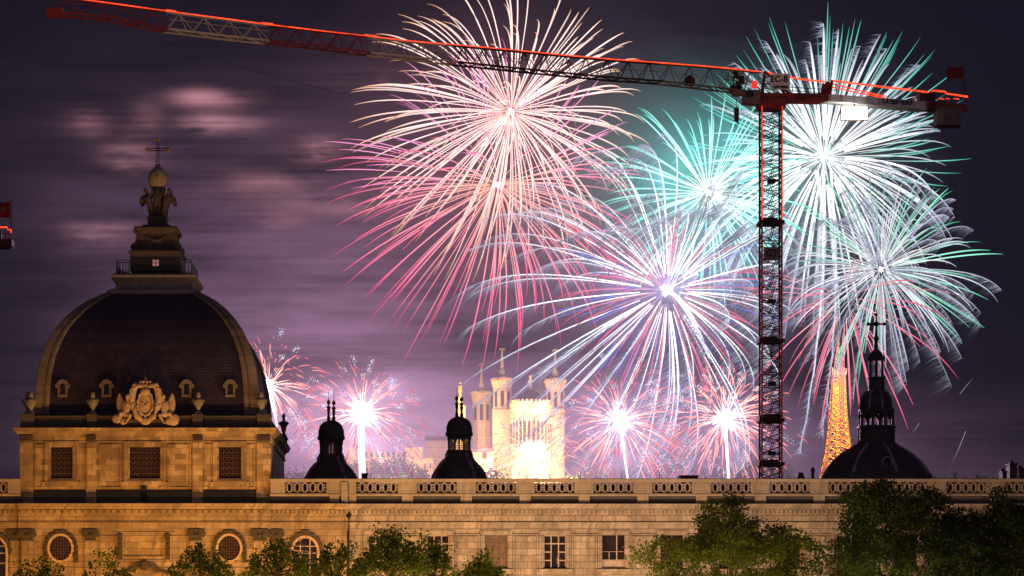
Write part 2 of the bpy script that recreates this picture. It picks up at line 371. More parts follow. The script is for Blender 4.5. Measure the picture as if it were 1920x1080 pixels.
def arched(cx, y):
    c = (X(cx), Z(1034)); q = .05
    m = MB(); m.disc(c, 22*q, 25*q, y-.05, y, 24, 0, PI); m.box(c[0]-22*q, c[0]+22*q, y-.05, y, c[1]-60*q, c[1]); w = m.build('arched_window', GLASS, wing)
    m = MB(); m.annulus(c, (22*q, 25*q), (27*q, 30*q), y-.2, y, 28, 0, PI)
    for sgn in (-1, 1): m.box(c[0]+sgn*24.5*q-.12, c[0]+sgn*24.5*q+.12, y-.2, y, c[1]-60*q, c[1])
    m.build('frame', ST_CREAM, w)
    m = MB(); m.annulus(c, (27.5*q, 31*q), (34*q, 38*q), y-.26, y, 60, -.15, PI+.15, .04, 19); m.box(c[0]-.4, c[0]+.4, y-.36, y, c[1]+31*q, c[1]+40*q)
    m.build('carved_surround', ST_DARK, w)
    m = MB()
    for dx in (-9, 9): m.box(c[0]+dx*q-.05, c[0]+dx*q+.05, y-.13, y-.06, c[1]-60*q, c[1]+22*q)
    for dz in (-22, -3, 10): m.box(c[0]-20*q, c[0]+20*q, y-.12, y-.06, c[1]+dz*q-.045, c[1]+dz*q+.045)
    m.build('sash', SASH, w)
arched(572, PC); arched(-12, PC)
# central wall panel with consoles and mouldings between the oval windows
m = MB()
m.frame(X(229), X(311), Z(1047), Z(1002.5), .2, PA-.12, PA+.01)
m.box(X(212), X(328), PA-.22, PA, Z(999.5), Z(997.2)); m.box(X(216), X(324), PA-.12, PA, Z(1002.4), Z(999.6))
m.box(X(222), X(320), PA-.16, PA, Z(1053), Z(1049.5)); m.build('wall_panel', ST_CORN, wing)
for cx in (225.5, 314.5):
    m = MB(); m.box(X(cx-4), X(cx+4), PA-.26, PA, Z(1049), Z(1006)); m.ball((X(cx), PA-.25, Z(1004)), .27, 10, 8)
    for q in range(4): m.ball((X(cx), PA-.24, Z(1012+q*9)), .17-.02*q, 8, 6)
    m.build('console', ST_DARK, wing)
m = MB(); m.annulus((X(272), Z(1078)), (.95, .9), (1.45, 1.35), PA-.3, PA, 24, .2, PI-.2, .04, 9); m.ball((X(272), PA-.3, Z(1060)), .5, 12, 8)
for sgn in (-1, 1): m.path([(X(272)+sgn*1.1, PA-.2, Z(1064)), (X(272)+sgn*1.7, PA-.2, Z(1072)), (X(272)+sgn*2.7, PA-.2, Z(1074.5)), (X(272)+sgn*3.0, PA-.2, Z(1079))], .17, 6)
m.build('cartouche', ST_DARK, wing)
m = MB()
for a, b in ((185, 355), (383, 474), (64, 157)):
    m.box(X(a), X(b), PA-.10, PA, Z(1066), Z(1063.2)); m.box(X(a), X(b), PA-.06, PA, Z(1055.5), Z(1053.8))
for a, b in ((186, 222), (319, 354)): m.frame(X(a), X(b), Z(1049), Z(1004), .11, PA-.13, PA+.01)
m.build('string_course', ST_CORN, wing)
# wing: window bays and sunk panels
def wing_window(cx, kind):
    a, b = wpx(cx); y = PB
    m = MB(); m.quad((a,y+.40,wz0),(b,y+.40,wz0),(b,y+.40,wz1),(a,y+.40,wz1)); w = m.build('window', SHUTTER if kind == 'blind' else GLASS, wing)
    m = MB(); m.frame(a-.32, b+.32, wz0-.02, wz1+.3, .22, y-.14, y+.01, .02); m.frame(a-.44, b+.44, wz0-.02, wz1+.44, .13, y-.26, y+.01, .02)
    m.box(a-.55, b+.55, y-.42, y+.01, wz0-.3, wz0-.04); m.build('surround', ST_WING, w)
    m = MB(); W_, H = b-a, wz1-wz0; t = .055
    if kind in ('sash', 'open'):
        m.frame(a, b, wz0, wz1, .08, y+.25, y+.34)
        for i in (1, 2): m.box(a+W_*i/3-t, a+W_*i/3+t, y+.24, y+.33, wz0+.08, wz1-.08)
        for i in (1, 2, 3):
            z = wz0 + H*i/4
            m.box(a+.08, a+W_/3-t, y+.26, y+.32, z-t, z+t); m.box(a+2*W_/3+t, b-.08, y+.26, y+.32, z-t, z+t)
            if i == 3 or kind == 'sash': m.box(a+W_/3+t, a+2*W_/3-t, y+.26, y+.32, z-t, z+t)
        if kind == 'open': m.box(a+W_*.60, a+W_*.63, y+.2, y+.26, wz0+.5, wz0+1.05)
    elif kind == 'broken':
        m.box(a, b, y+.27, y+.33, wz0+.78, wz0+.86); m.box(a+W_*.63, a+W_*.68, y+.25, y+.33, wz0, wz1); m.box(a, b, y+.3, y+.36, wz0, wz0+.76)
        m.box(a+W_*.3, a+W_*.33, y+.29, y+.34, wz0+.86, wz0+1.6); m.box(a, b, y+.29, y+.33, wz0+1.6, wz0+1.64)
    elif kind == 'blind':
        m.box(a+W_*.62, a+W_*.64, y+.36, y+.39, wz0, wz1)
        for i in range(1, 9): m.box(a, a+W_*.62, y+.37, y+.39, wz0+H*i/9-.012, wz0+H*i/9+.012)
    else:
        m.box(a+W_*.48, a+W_*.52, y+.28, y+.34, wz0, wz1)
        for i in (1, 2, 3): m.box(a, b, y+.29, y+.33, wz0+H*i/4-.025, wz0+H*i/4+.025)
    m.build('sash', SASH if kind in ('sash', 'open', 'broken') else GRILLE, w)
for c, kd in zip(WIN, ('sash','sash','blind','open','broken','dark','dark','dark','sash','dark','sash','dark','dark')): wing_window(c, kd)
for c in WIN:
    m = MB(); cc = c - 55
    if c > 720:
        m.frame(X(cc-24), X(cc+24), Z(1100), Z(1000.5), .13, PB-.16, PB+.01); m.frame(X(cc-19), X(cc+19), Z(1095), Z(1005), .08, PB-.11, PB+.01)
        m.build('wall_panel', ST_WING, wing)
# balustrade
def pierced(x0, x1, y, par):
    z0, z1 = Z(924), Z(903.5); n = 5; p = (x1-x0)/n; zc = (z0+z1)/2; hz = (z1-z0)/2
    m = MB()
    for i in range(n):
        c = (x0 + p*(i+.5), zc); m.annulus(c, (.17, hz-.14), (.28, hz), y-.06, y+.16, 20)
    for i in range(n+1):
        for zz in (zc+.26, zc-.26): m.annulus((x0+p*i, zz), (.055, .06), (.115, .12), y-.03, y+.14, 8)
        m.box(x0+p*i-.13, x0+p*i+.13, y-.04, y+.14, zc-.07, zc+.07)
    m.build('pierced_panel', ST_BAL, par)
def pedestal(cx, w, y, par):
    m = MB(); a, b = X(cx)-w/2, X(cx)+w/2
    m.box(a, b, y-.2, y+.5, Z(924.5), Z(903.5)); m.frame(a+.14, b-.14, Z(922), Z(906), .05, y-.23, y-.19)
    m.extrude([(y-.22, Z(929.8)), (y+.5, Z(929.8)), (y+.5, Z(944.7)), (y-.22, Z(944.7))], X(cx)-w*.30, X(cx)+w*.30)
    m.build('pedestal', ST_BAL, par)
YB = .35
def rail(a, b):
    m = MB(); y = YB
    m.extrude([(y-.26, Z(903.4)), (y-.36, Z(901.5)), (y-.40, Z(898)), (y-.3, Z(897)), (y+.5, Z(897)), (y+.5, Z(903.4))], a, b)
    m.build('coping', ST_BAL, wing)
    m = MB(); m.extrude([(y-.25, Z(929.7)), (y-.30, Z(927)), (y-.22, Z(924.6)), (y+.45, Z(924.6)), (y+.45, Z(929.7))], a, b); m.build('base_rail', ST_BAL, wing)
    m = MB(); m.box(a, b, y-.02, y+.6, Z(944.7), Z(929.8)); m.build('plinth', LEAD, wing)
rail(X(506), R1); rail(X(-400), X(38))
BACK = plain('rust_red_roof_slope', (.045,.018,.014), .85)
m = MB(); m.extrude([(YB+1.0, Z(944.7)), (YB+1.0, Z(936)), (YB+2.2, Z(902.5)), (YB+2.5, Z(902.5)), (YB+2.5, Z(944.7))], X(509), R1)
m.extrude([(YB+1.0, Z(944.7)), (YB+1.0, Z(936)), (YB+2.2, Z(902.5)), (YB+2.5, Z(902.5)), (YB+2.5, Z(944.7))], X(-400), X(36)); m.build('roof', BACK, wing)
pierced(X(535), X(608), YB, wing); m = MB(); m.box(X(507), X(534), YB-.15, YB+.4, Z(924.5), Z(903.5)); m.build('pedestal', ST_BAL, wing)
pedestal(627, 1.5, YB, wing)
m = MB(); m.box(X(640), X(652), YB-.45, YB+.5, Z(944.7), Z(903.5)); m.box(X(653.5), X(668), YB-.25, YB+.5, Z(944.7), Z(903.5)); m.build('pedestal', ST_BAL, wing)
for i in range(14):
    pierced(X(672+110.4*i), X(745+110.4*i), YB, wing); pedestal(764+110.4*i, 1.75, YB, wing)
pierced(X(-62), X(13), YB, wing); m = MB(); m.box(X(14), X(36), YB-.2, YB+.5, Z(924.5), Z(903.5)); m.build('pedestal', ST_BAL, wing)
# downpipe with hopper at the break between link bay and wing
m = MB(); m.tube((X(653), PC-.02, 0), (X(653), PC-.02, Z(972)), .11, 8); m.lathe((X(653), PC-.02, Z(972)), [(.12,0),(.3,.3),(.3,.5),(.05,.5)], 10); m.build('downpipe', IRON, wing)

# ------------------------------------------------------------------ domed pavilion standing on the building
D0, DAX = 251.2, 263.0
AX, AY = X(296, DAX), DAX - 250
dome_thing = thing('domed_pavilion', 'square golden stone attic carrying a huge dark slate dome with pale stone ribs', 'building', (AX, AY, 22.7))
ax0, ax1 = X(38, D0), X(508, D0); yA = D0 - 250; yR = 2*AY - yA
dx = lambda p: X(p, D0)
dz = lambda p: Z(p, D0)
wins = [(95,136), (243,300), (410,452)]
m = MB(); m.wall(ax0, ax1, yA, Z(946), dz(815), [(dx(a), dx(b), dz(897), dz(838)) for a, b in wins], .45)
m.quad((ax1,yA,Z(946)),(ax1,yR,Z(946)),(ax1,yR,dz(815)),(ax1,yA,dz(815))); m.quad((ax0,yR,Z(946)),(ax0,yA,Z(946)),(ax0,yA,dz(815)),(ax0,yR,dz(815)))
m.quad((ax1,yR,Z(946)),(ax0,yR,Z(946)),(ax0,yR,dz(815)),(ax1,yR,dz(815))); m.build('attic_wall', ST_ATTIC, dome_thing)
hw, cxA = (ax1-ax0)/2, (ax0+ax1)/2
def around(mb, prof):
    """mitred moulding round the pavilion; prof = [(projection, py)]"""
    rows = [[(ax0-q, yA-q, dz(p)), (ax1+q, yA-q, dz(p)), (ax1+q, yR+q, dz(p)), (ax0-q, yR+q, dz(p))] for q, p in prof]
    mb.grid(rows, True, True, True)
m = MB(); around(m, [(.05,830.5),(.16,829.5),(.16,827),(.08,826.5),(.08,816),(.22,815),(.25,812.5),(.42,811.5),(.52,808),(.52,806),(.66,803.2),(-1.2,802.6)]); m.build('cornice', ST_ATTIC, dome_thing)
m = MB(); around(m, [(.20,944.5),(.20,921),(.10,919),(.0,918.6)]); m.build('plinth', ST_LANT, dome_thing)
pil = [(38,62), (163,180), (362,380), (482,507)]
for a, b in pil:
    m = MB(); m.box(dx(a), dx(b), yA-.26, yA, dz(920), dz(829.6)); m.box(dx(a)-.06, dx(b)+.06, yA-.34, yA, dz(944.6), dz(920))
    p = m.build('pilaster', ST_ATTIC, dome_thing)
    m = MB(); m.box(dx(a), dx(b), yA-.34, yA, dz(826.4), dz(816.2))
    for q in range(3): m.box(dx(a)+.08+q*(dx(b)-dx(a))/3, dx(a)+.2+q*(dx(b)-dx(a))/3, yA-.40, yA-.30, dz(825.5), dz(817))
    m.build('capital', ST_DARK, p)
for a, b in wins:
    a, b = dx(a), dx(b); z0, z1 = dz(897), dz(838)
    m = MB(); m.quad((a,yA+.42,z0),(b,yA+.42,z0),(b,yA+.42,z1),(a,yA+.42,z1)); w = m.build('window', GLASS, dome_thing)
    m = MB(); m.frame(a-.38, b+.38, z0-.25, z1+.36, .24, yA-.12, yA+.02, .15); m.frame(a-.52, b+.52, z0-.36, z1+.50, .14, yA-.24, yA+.01)
    m.box(a-.75, b+.75, yA-.24, yA+.01, z0-.62, z0-.34)
    for s_ in (a-.45, b+.45): m.box(s_-.4, s_+.4, yA-.16, yA, z0-1.0, z0-.64)
    m.build('surround', ST_ATTIC, w)
    m = MB(); n = 7 if b-a > 2.5 else 5
    for i in range(1, n): m.box(a+(b-a)*i/n-.018, a+(b-a)*i/n+.018, yA+.29, yA+.33, z0, z1)
    for i in range(1, 6): m.box(a, b, yA+.27, yA+.32, z0+(z1-z0)*i/6-.028, z0+(z1-z0)*i/6+.028)
    for i in range(n):
        for j in range(6):
            cx_, cz_ = a+(b-a)*(i+.5)/n, z0+(z1-z0)*(j+.5)/6
            m.tube((cx_-.13, yA+.3, cz_-.2), (cx_+.13, yA+.3, cz_+.2), .028, 4)
    m.build('grille', GRILLE, w)
for a, b in ((66,86), (186,228), (316,358), (384,402), (460,478)):
    m = MB(); m.frame(dx(a), dx(b), dz(915), dz(833), .11, yA-.13, yA+.01); m.build('wall_panel', ST_ATTIC, dome_thing)
m = MB(); m.box(dx(264.5), dx(275.5), yA-.3, yA-.205, dz(941), dz(911)); m.build('service_door', plain('black_hatch', (.012,.01,.009), .8), dome_thing)
# parapet over the cornice
m = MB()
def parap(mb, q, p0, p1):
    rows = [[(ax0-q, yA-q, dz(p)), (ax1+q, yA-q, dz(p)), (ax1+q, yR+q, dz(p)), (ax0-q, yR+q, dz(p))] for p in (p0, p1)]; mb.grid(rows, True, True, True)
parap(m, -.35, 803, 782); parap(m, -.22, 782, 779); parap(m, -.27, 803, 799); m.build('parapet', ST_LANT, dome_thing)
for a, b in ((38,63), (163,181), (361,380), (482,508)):
    m = MB(); m.box(dx(a), dx(b), yA+.02, yA+.9, dz(802.8), dz(780)); m.box(dx(a)-.07, dx(b)+.07, yA-.05, yA+1, dz(780), dz(776.5)); m.build('pedestal', ST_LANT, dome_thing)
for a, b in ((70,158), (184,212), (335,357), (384,478)):
    m = MB(); m.frame(dx(a), dx(b), dz(799), dz(784), .09, yA+.26, yA+.36); m.build('wall_panel', ST_LANT, dome_thing)
# the dome: square in plan, its hips carry stone ribs; profile measured from the left hip
XC = AX
prof = []
for px, py in ((63,778),(64,752),(67,722),(71,695),(78,668),(88,643),(101,620),(118,599),(139,580),(163,564),(188,552.5),(207,546.5)):
    q = (px - CX)*2e-4; w = (XC - DAX*q)/(1 - q); prof.append((w, 8 + (HZ - py)*2e-4*(DAX - w)))
dn = []
for (w0, z0), (w1, z1) in zip(prof, prof[1:]):
    for i in range(3): t = i/3; dn.append((w0+(w1-w0)*t, z0+(z1-z0)*t))
dn.append(prof[-1])
m = MB(); rows = []
for w, z in dn:
    h = w - .28; row = []
    for sx, sy in ((-1,-1),(1,-1),(1,1),(-1,1)): row.append((AX+sx*h, AY+sy*h, z))
    rows.append(row)
m.grid(rows, True); dome = m.build('dome', SLATE, dome_thing)
for sx, sy in ((-1,-1),(1,-1),(1,1),(-1,1)):
    m = MB(); rows = []
    for i, (w, z) in enumerate(dn):
        t = i/(len(dn)-1); bw = 1.45 - .35*t
        half = [(w-bw, w-.30), (w-bw, w-.12), (w-bw+.18, w-.05), (w-bw+.42, w-.05), (w-bw+.44, w-.16), (w-bw+.62, w-.16), (w-bw+.64, w+.02), (w-.06, w+.02)]
        sec = half + [(q, p_) for p_, q in half[::-1]]
        rows.append([(AX+sx*a, AY+sy*b, z + .02) for a, b in sec])
    m.grid(rows); fix_normals(m.build('rib', ST_DOME, dome_thing))
# lucarnes on the front slope
def slope(z):
    for (w0, z0), (w1, z1) in zip(dn, dn[1:]):
        if z0 <= z <= z1: return w0 + (w1-w0)*(z-z0)/(z1-z0)
    return dn[-1][0]
for px in (117.5, 200, 350, 432):
    d = 252.5; zc = Z(731, d); yf = AY - slope(zc) - .12; d = 250 + yf; c = (X(px, d), Z(725, d))
    m = MB(); m.annulus(c, (.26,.30), (.46,.52), yf-.14, yf+.5, 20, 0, PI)
    for s_ in (-1, 1): m.box(c[0]+s_*.36-.10, c[0]+s_*.36+.10, yf-.14, yf+.3, Z(744, d), c[1]); m.box(c[0]+s_*.55-.13, c[0]+s_*.55+.13, yf-.16, yf+.4, Z(727, d), Z(720.5, d))
    m.box(c[0]-.46, c[0]+.46, yf-.2, yf+.2, Z(744.5, d), Z(740, d)); m.annulus(c, (.47,.53), (.62,.68), yf-.18, yf+.6, 20, .1, PI-.1)
    l = m.build('lucarne', ST_DOME, dome_thing)
    m = MB(); m.disc(c, .26, .3, yf-.02, yf+.3, 16, 0, PI); m.box(c[0]-.26, c[0]+.26, yf-.02, yf+.25, Z(740, d), c[1]); m.build('opening', GLASS, l)
# platform, blocks and crown of the dome
qz = lambda p: Z(p, DAX)
hq = lambda p: p*2e-4*DAX
ST_PALE = stone('pale_platform_stone', (.30,.26,.225), (.24,.21,.18), (.10,.085,.07), 1.1, 3, .6, .4)
m = MB()
def plat(pts):   # (half width px, py) given for the near edge of each course
    out = []
    for hp, py in pts:
        h = hp*2e-4*DAX/(1 + hp*2e-4) ; d = DAX - h; out.append((h, 8 + (HZ-py)*2e-4*d))
    return out
m.square(AX, AY, plat([(88,552),(88,545),(84,543.5),(76,541)])); m.square(AX, AY, plat([(72,541),(72,536),(69,531)])); 
m.square(AX, AY, plat([(69,531),(74,526),(80,521),(80,515.5),(74,513)])); m.build('platform', ST_PALE, dome_thing)
m = MB(); m.square(AX, AY, [(hq(47), qz(514)), (hq(47), qz(482)), (hq(49.5), qz(481)), (hq(49.5), qz(477.5)), (hq(38), qz(475))]); blk = m.build('lantern_base', ST_LANT, dome_thing)
yb = AY - hq(47)
m = MB(); m.box(X(286, 250+yb), X(298, 250+yb), yb-.03, yb+.05, Z(499, 250+yb), Z(487, 250+yb)); wn = m.build('window', PANEW, dome_thing)
m = MB(); m.frame(X(285, 250+yb), X(299, 250+yb), Z(500, 250+yb), Z(486, 250+yb), .06, yb-.06, yb); m.box(X(292, 250+yb)-.03, X(292, 250+yb)+.03, yb-.05, yb-.03, Z(499, 250+yb), Z(487, 250+yb)); m.box(X(286, 250+yb), X(298, 250+yb), yb-.052, yb-.032, Z(493, 250+yb)-.03, Z(493, 250+yb)+.03); m.build('frame', ST_LANT, wn)
m = MB(); m.square(AX, AY, [(hq(33), qz(476)), (hq(31), qz(472)), (hq(31), qz(443)), (hq(34), qz(441)), (hq(36), qz(437)), (hq(41), qz(433)), (hq(39), qz(430.5)), (hq(25), qz(428))]); m.build('lantern_shaft', ST_LANT, dome_thing)
ys = AY - hq(31)
m = MB(); m.frame(AX-1.25, AX+1.25, qz(471), qz(445), .12, ys-.05, ys+.02); m.path([(AX-.8, ys-.05, qz(448)), (AX-.4, ys-.12, qz(455)), (AX, ys-.15, qz(457.5)), (AX+.4, ys-.12, qz(455)), (AX+.8, ys-.05, qz(448))], [.10,.16,.2,.16,.10], 8)
for s_ in (-.85, .85): m.path([(AX+s_, ys-.05, qz(448)), (AX+s_*1.04, ys-.06, qz(460))], [.14,.05], 6)
m.build('garland', ST_LANT, dome_thing)
for sx in (-1, 1):
    for sy in (-1, 1):
        m = MB(); e = hq(31); q = AX+sx*(e+.05); r = AY+sy*(e-.3)
        m.disc((q+sx*.42, qz(468)), .42, .42, r-.35, r+.35, 16); m.disc((q+sx*.3, qz(437.5)), .26, .26, r-.3, r+.3, 12)
        m.grid([[(q, r-.28, qz(474)), (q+sx*.8, r-.28, qz(472)), (q+sx*.35, r-.28, qz(456)), (q+sx*.25, r-.28, qz(440)), (q, r-.28, qz(440))],
                [(q, r+.28, qz(474)), (q+sx*.8, r+.28, qz(472)), (q+sx*.35, r+.28, qz(456)), (q+sx*.25, r+.28, qz(440)), (q, r+.28, qz(440))]], True, True, True)
        fix_normals(m.build('scroll_console', ST_LANT, dome_thing))
# railing round the platform
m = MB(); h = plat([(70.5,513)])[0][0]; z0 = plat([(74,513)])[0][1]; z1 = z0 + 1.35
cs = [(-h,-h),(h,-h),(h,h),(-h,h)]
for (a, b), (c, d) in zip(cs, cs[1:]+cs[:1]):
    front = (b == -h and d == -h)
    segs = [(0,1)] if not front else [(0,.165),(.835,1)]
    for s0, s1 in segs:
        n = int(22*(s1-s0)) + 1
        for i in range(n+1):
            t = s0 + (s1-s0)*i/n; x, y = AX+a+(c-a)*t, AY+b+(d-b)*t; m.tube((x,y,z0),(x,y,z1), .045 if i % 4 == 0 else .025, 4)
        for zz in (z0+.12, z1-.25, z1): m.tube((AX+a+(c-a)*s0, AY+b+(d-b)*s0, zz), (AX+a+(c-a)*s1, AY+b+(d-b)*s1, zz), .04, 4)
m.build('railing', IRON, dome_thing)

# ------------------------------------------------------------------ sculpture on the pavilion
def figure(mb, j, s=1.0):
    """joints: dict of points -> blended body"""
    J = {a: Vector(b) for a, b in j.items()}
    mb.capsule(J['hip'], J['chest'], .34*s, .38*s); mb.capsule(J['chest'], J['neck'], .30*s, .15*s); mb.capsule(J['neck'], J['head'], .13*s, .2*s); mb.ball(J['head'], .27*s, 10, 8, (.9,1,1.12))
    for q in 'lr':
        mb.capsule(J['chest'] + (J[q+'sh']-J['chest'])*.8, J[q+'sh'], .2*s, .17*s); mb.capsule(J[q+'sh'], J[q+'el'], .16*s, .12*s); mb.capsule(J[q+'el'], J[q+'ha'], .12*s, .09*s); mb.ball(J[q+'ha'], .12*s, 8, 6)
        mb.capsule(J['hip'], J[q+'kn'], .28*s, .18*s); mb.capsule(J[q+'kn'], J[q+'ft'], .17*s, .10*s); mb.ball(J[q+'ft'], .14*s, 8, 6, (1,1.5,.7))
def wing_mesh(mb, root, tip, w, th=.1):
    root, tip = Vector(root), Vector(tip); d = tip - root; side = Vector((d.z, 0, -d.x)).normalized()
    rows = []
    for i in range(9):
        t = i/8; ww = w*math.sin(PI*min(1, .12+t*.9))**.7*(1-.15*t); c = root + d*t
        rows.append([c + side*ww*math.cos(a) + Vector((0,1,0))*th*(1-.5*t)*math.sin(a) for a in [2*PI*q/10 for q in range(10)]])
    mb.grid(rows, True, True, True)
def urn(px, d, label, lean=0):
    sc = 2e-4*d*20/1.0/20
    t = thing('stone_urn', label, 'urn', (X(px, d), d-250, Z(776.4, d)), 'stone urns on the parapet')
    c = (X(px, d), d-250, Z(776.4, d)); q = 2e-4*d
    m = MB(); m.box(c[0]-6*q, c[0]+6*q, c[1]-6*q, c[1]+6*q, c[2], c[2]+3.5*q); m.lathe(c, [(5*q,3.5*q),(3*q,5*q),(2.4*q,8*q),(3.6*q,10*q)], 16); m.build('foot', ST_URN, t)
    m = MB(); m.lathe(c, [(3.4*q,9.6*q),(5.5*q,13*q),(8*q,18*q),(9.4*q,23*q),(9.2*q,26*q),(7*q,28*q),(5*q,29.5*q)], 20)
    for s_ in (-1, 1): m.path([(c[0]+s_*8.6*q, c[1], c[2]+22*q), (c[0]+s_*10.8*q, c[1], c[2]+25*q), (c[0]+s_*9*q, c[1], c[2]+28*q), (c[0]+s_*6*q, c[1], c[2]+27*q)], 1.2*q, 6)
    for i in range(8):
        a = 2*PI*i/8; m.ball((c[0]+8.6*q*math.cos(a), c[1]+8.6*q*math.sin(a), c[2]+20*q), 1.6*q, 6, 5)
    m.build('bowl', ST_URN, t, True)
    m = MB(); m.lathe(c, [(5*q,29.3*q),(3.4*q,31*q),(4.4*q,32*q),(4.6*q,36*q),(3.2*q,38.5*q),(3.6*q,40*q),(1.2*q,41.5*q)], 14); m.build('finial', ST_URN, t, True)
urn(58, 251.7, 'mossy stone urn at the left corner of the dome, the nearer of two')
urn(174, 251.7, 'mossy stone urn left of the coat of arms, below the dome')
urn(372, 251.7, 'mossy stone urn right of the coat of arms, below the dome')
urn(490, 251.7, 'mossy stone urn at the foot of the right-hand dome rib')
urn(52, 257.5, 'dark urn half hidden behind the corner urn at the left of the dome')
# coat of arms: shield, crown, two winged supporters
ca = thing('coat_of_arms', 'cream stone coat of arms with crown and two winged figures, in front of the dome', 'coat of arms', (X(273, 251), 1.0, Z(803, 251)))
q = 2e-4*251; ya = 1.15
def A(px, py, dy=0.0): return Vector((X(px, 251), ya + dy, Z(py, 251)))
m = MB(); m.box(X(213,251), X(334,251), ya-.1, ya+.5, Z(802.6,251), Z(792,251)); m.box(X(238,251), X(309,251), ya-.16, ya+.5, Z(792,251), Z(786,251)); m.build('base', ST_LANT, ca)
m = MB(); m.ball(A(273, 757, -.25), 15*q, 20, 14, (.86,.3,1.4)); m.build('shield', ST_CREAM, ca, True)
m = MB()
m.annulus((X(273,251), Z(757,251)), (12*q, 20*q), (16*q, 25*q), ya-.5, ya-.1, 40, 0, 2*PI, .06, 11)
for s_ in (-1, 1):
    m.path([A(273+s_*3, 726, -.35), A(273+s_*14, 722, -.4), A(273+s_*23, 732, -.35), A(273+s_*26, 750, -.3), A(273+s_*22, 768, -.3), A(273+s_*15, 781, -.35), A(273+s_*5, 790, -.4)], [.16,.3,.36,.36,.3,.32,.2], 8)
    m.path([A(273+s_*16, 724, -.4), A(273+s_*21, 721, -.42), A(273+s_*23, 727, -.42)], [.2,.25,.16], 8)
    m.path([A(273+s_*17, 760, -.5), A(273+s_*21, 774, -.5), A(273+s_*12, 786, -.5)], [.12,.2,.12], 8)
m.ball(A(273, 735, -.5), .34, 10, 8, (1.4,.7,1)); m.ball(A(273, 790, -.35), .36, 10, 8, (1.5,.7,1))
for i in range(3): m.ball(A(268+5*i, 757+4*(i % 2), -.52), .13, 6, 5)
fix_normals(m.build('scroll_border', ST_CREAM, ca, True))
m = MB(); m.lathe(A(273, 727, -.1), [(7*q,0),(8*q,1.5*q),(8*q,4*q),(7.4*q,4.5*q)], 18)
for i in range(10):
    a = 2*PI*i/10; b = A(273, 722, -.1) + Vector((8*q*math.cos(a), 8*q*math.sin(a), 0))
    m.path([b, b + Vector((3.5*q*math.cos(a), 3.5*q*math.sin(a), 5*q)), A(273, 714.5, -.1) + Vector((2*q*math.cos(a), 2*q*math.sin(a), 0))], [.12,.13,.07], 6); m.ball(b + Vector((3.5*q*math.cos(a), 3.5*q*math.sin(a), 5.5*q)), .12, 6, 5)
m.ball(A(273, 713, -.1), .16, 8, 6); m.tube(A(273, 713, -.1), A(273, 706.5, -.1), .05, 5); m.tube(A(270.6, 709.5, -.1), A(275.4, 709.5, -.1), .05, 5); m.build('crown', ST_CREAM, ca)
for s_ in (-1, 1):
    B = lambda a, b, dy=0.0: A(273+s_*a, b, dy)
    m = MB(); figure(m, dict(hip=B(37,777,-.35), chest=B(34,760,-.3), neck=B(33,751,-.35), head=B(33,744.5,-.4), lsh=B(28,755,-.35), lel=B(25,762,-.6), lha=B(20,757,-.6),
        rsh=B(39,755,-.3), rel=B(43,765,-.3), rha=B(33,768,-.6), lkn=B(27,780,-.75), lft=B(36,794,-.7), rkn=B(46,776,-.6), rft=B(52,790,-.55)), 1.0)
    f = remesh(m.build('supporter', ST_CREAM, ca, True), .07)
    m = MB(); wing_mesh(m, B(45,776,.05), B(50,736,.1), 9*q, .16); wing_mesh(m, B(33,755,.2), B(27,731,.25), 4.5*q, .12); fix_normals(m.build('wing', ST_CREAM, ca, True))
m = MB(); m.ball(A(221,785,-.3), .45, 10, 8, (1.3,.8,1)); m.ball(A(325,787,-.3), .5, 10, 8, (1.2,.8,1.2)); m.ball(A(231,790,-.35), .35, 8, 6); m.ball(A(316,790,-.35), .35, 8, 6); m.build('trophy', ST_CREAM, ca, True)
# cherubs bearing an orb, with the iron cross
cg = thing('cherub_statue', 'stone cherubs with small wings holding up an orb on top of the dome', 'statue', (AX, AY, qz(428)))
m = MB(); m.square(AX, AY, [(hq(26), qz(429)), (hq(26), qz(426)), (hq(23), qz(425)), (hq(22), qz(424.5))]); m.square(AX, AY, [(hq(17.5), qz(424.6)), (hq(17.5), qz(411)), (hq(19), qz(410)), (hq(16), qz(408.5))]); m.build('pedestal', ST_LANT, cg)
m = MB(); m.path([(AX, AY+.1, qz(409)), (AX-.05, AY+.1, qz(390)), (AX+.05, AY+.1, qz(372)), (AX, AY+.1, qz(350))], [.55,.40,.48,.7], 9)
for i in range(5): a = 2*PI*i/5; m.path([(AX+.5*math.cos(a), AY+.1+.5*math.sin(a), qz(409)), (AX+.36*math.cos(a+.3), AY+.1+.36*math.sin(a+.3), qz(380)), (AX+.65*math.cos(a), AY+.1+.65*math.sin(a), qz(352))], [.2,.13,.12], 6)
m.build('draped_stem', ST_LANT, cg, True)
m = MB(); m.lathe((AX, AY, qz(352)), [(.45,0),(.72,.12),(.93,.5),(.98,.95),(.9,1.35),(.68,1.7),(.40,1.95),(.26,2.1),(.24,2.3),(.1,2.32)], 24); m.build('orb', plain('pale_orb_stone', (.27,.23,.16), .8), cg, True)
m = MB(); m.ball((AX, AY-.97, qz(333.5)), .12, 8, 6); m.build('orb_boss', ST_LANT, cg, True)
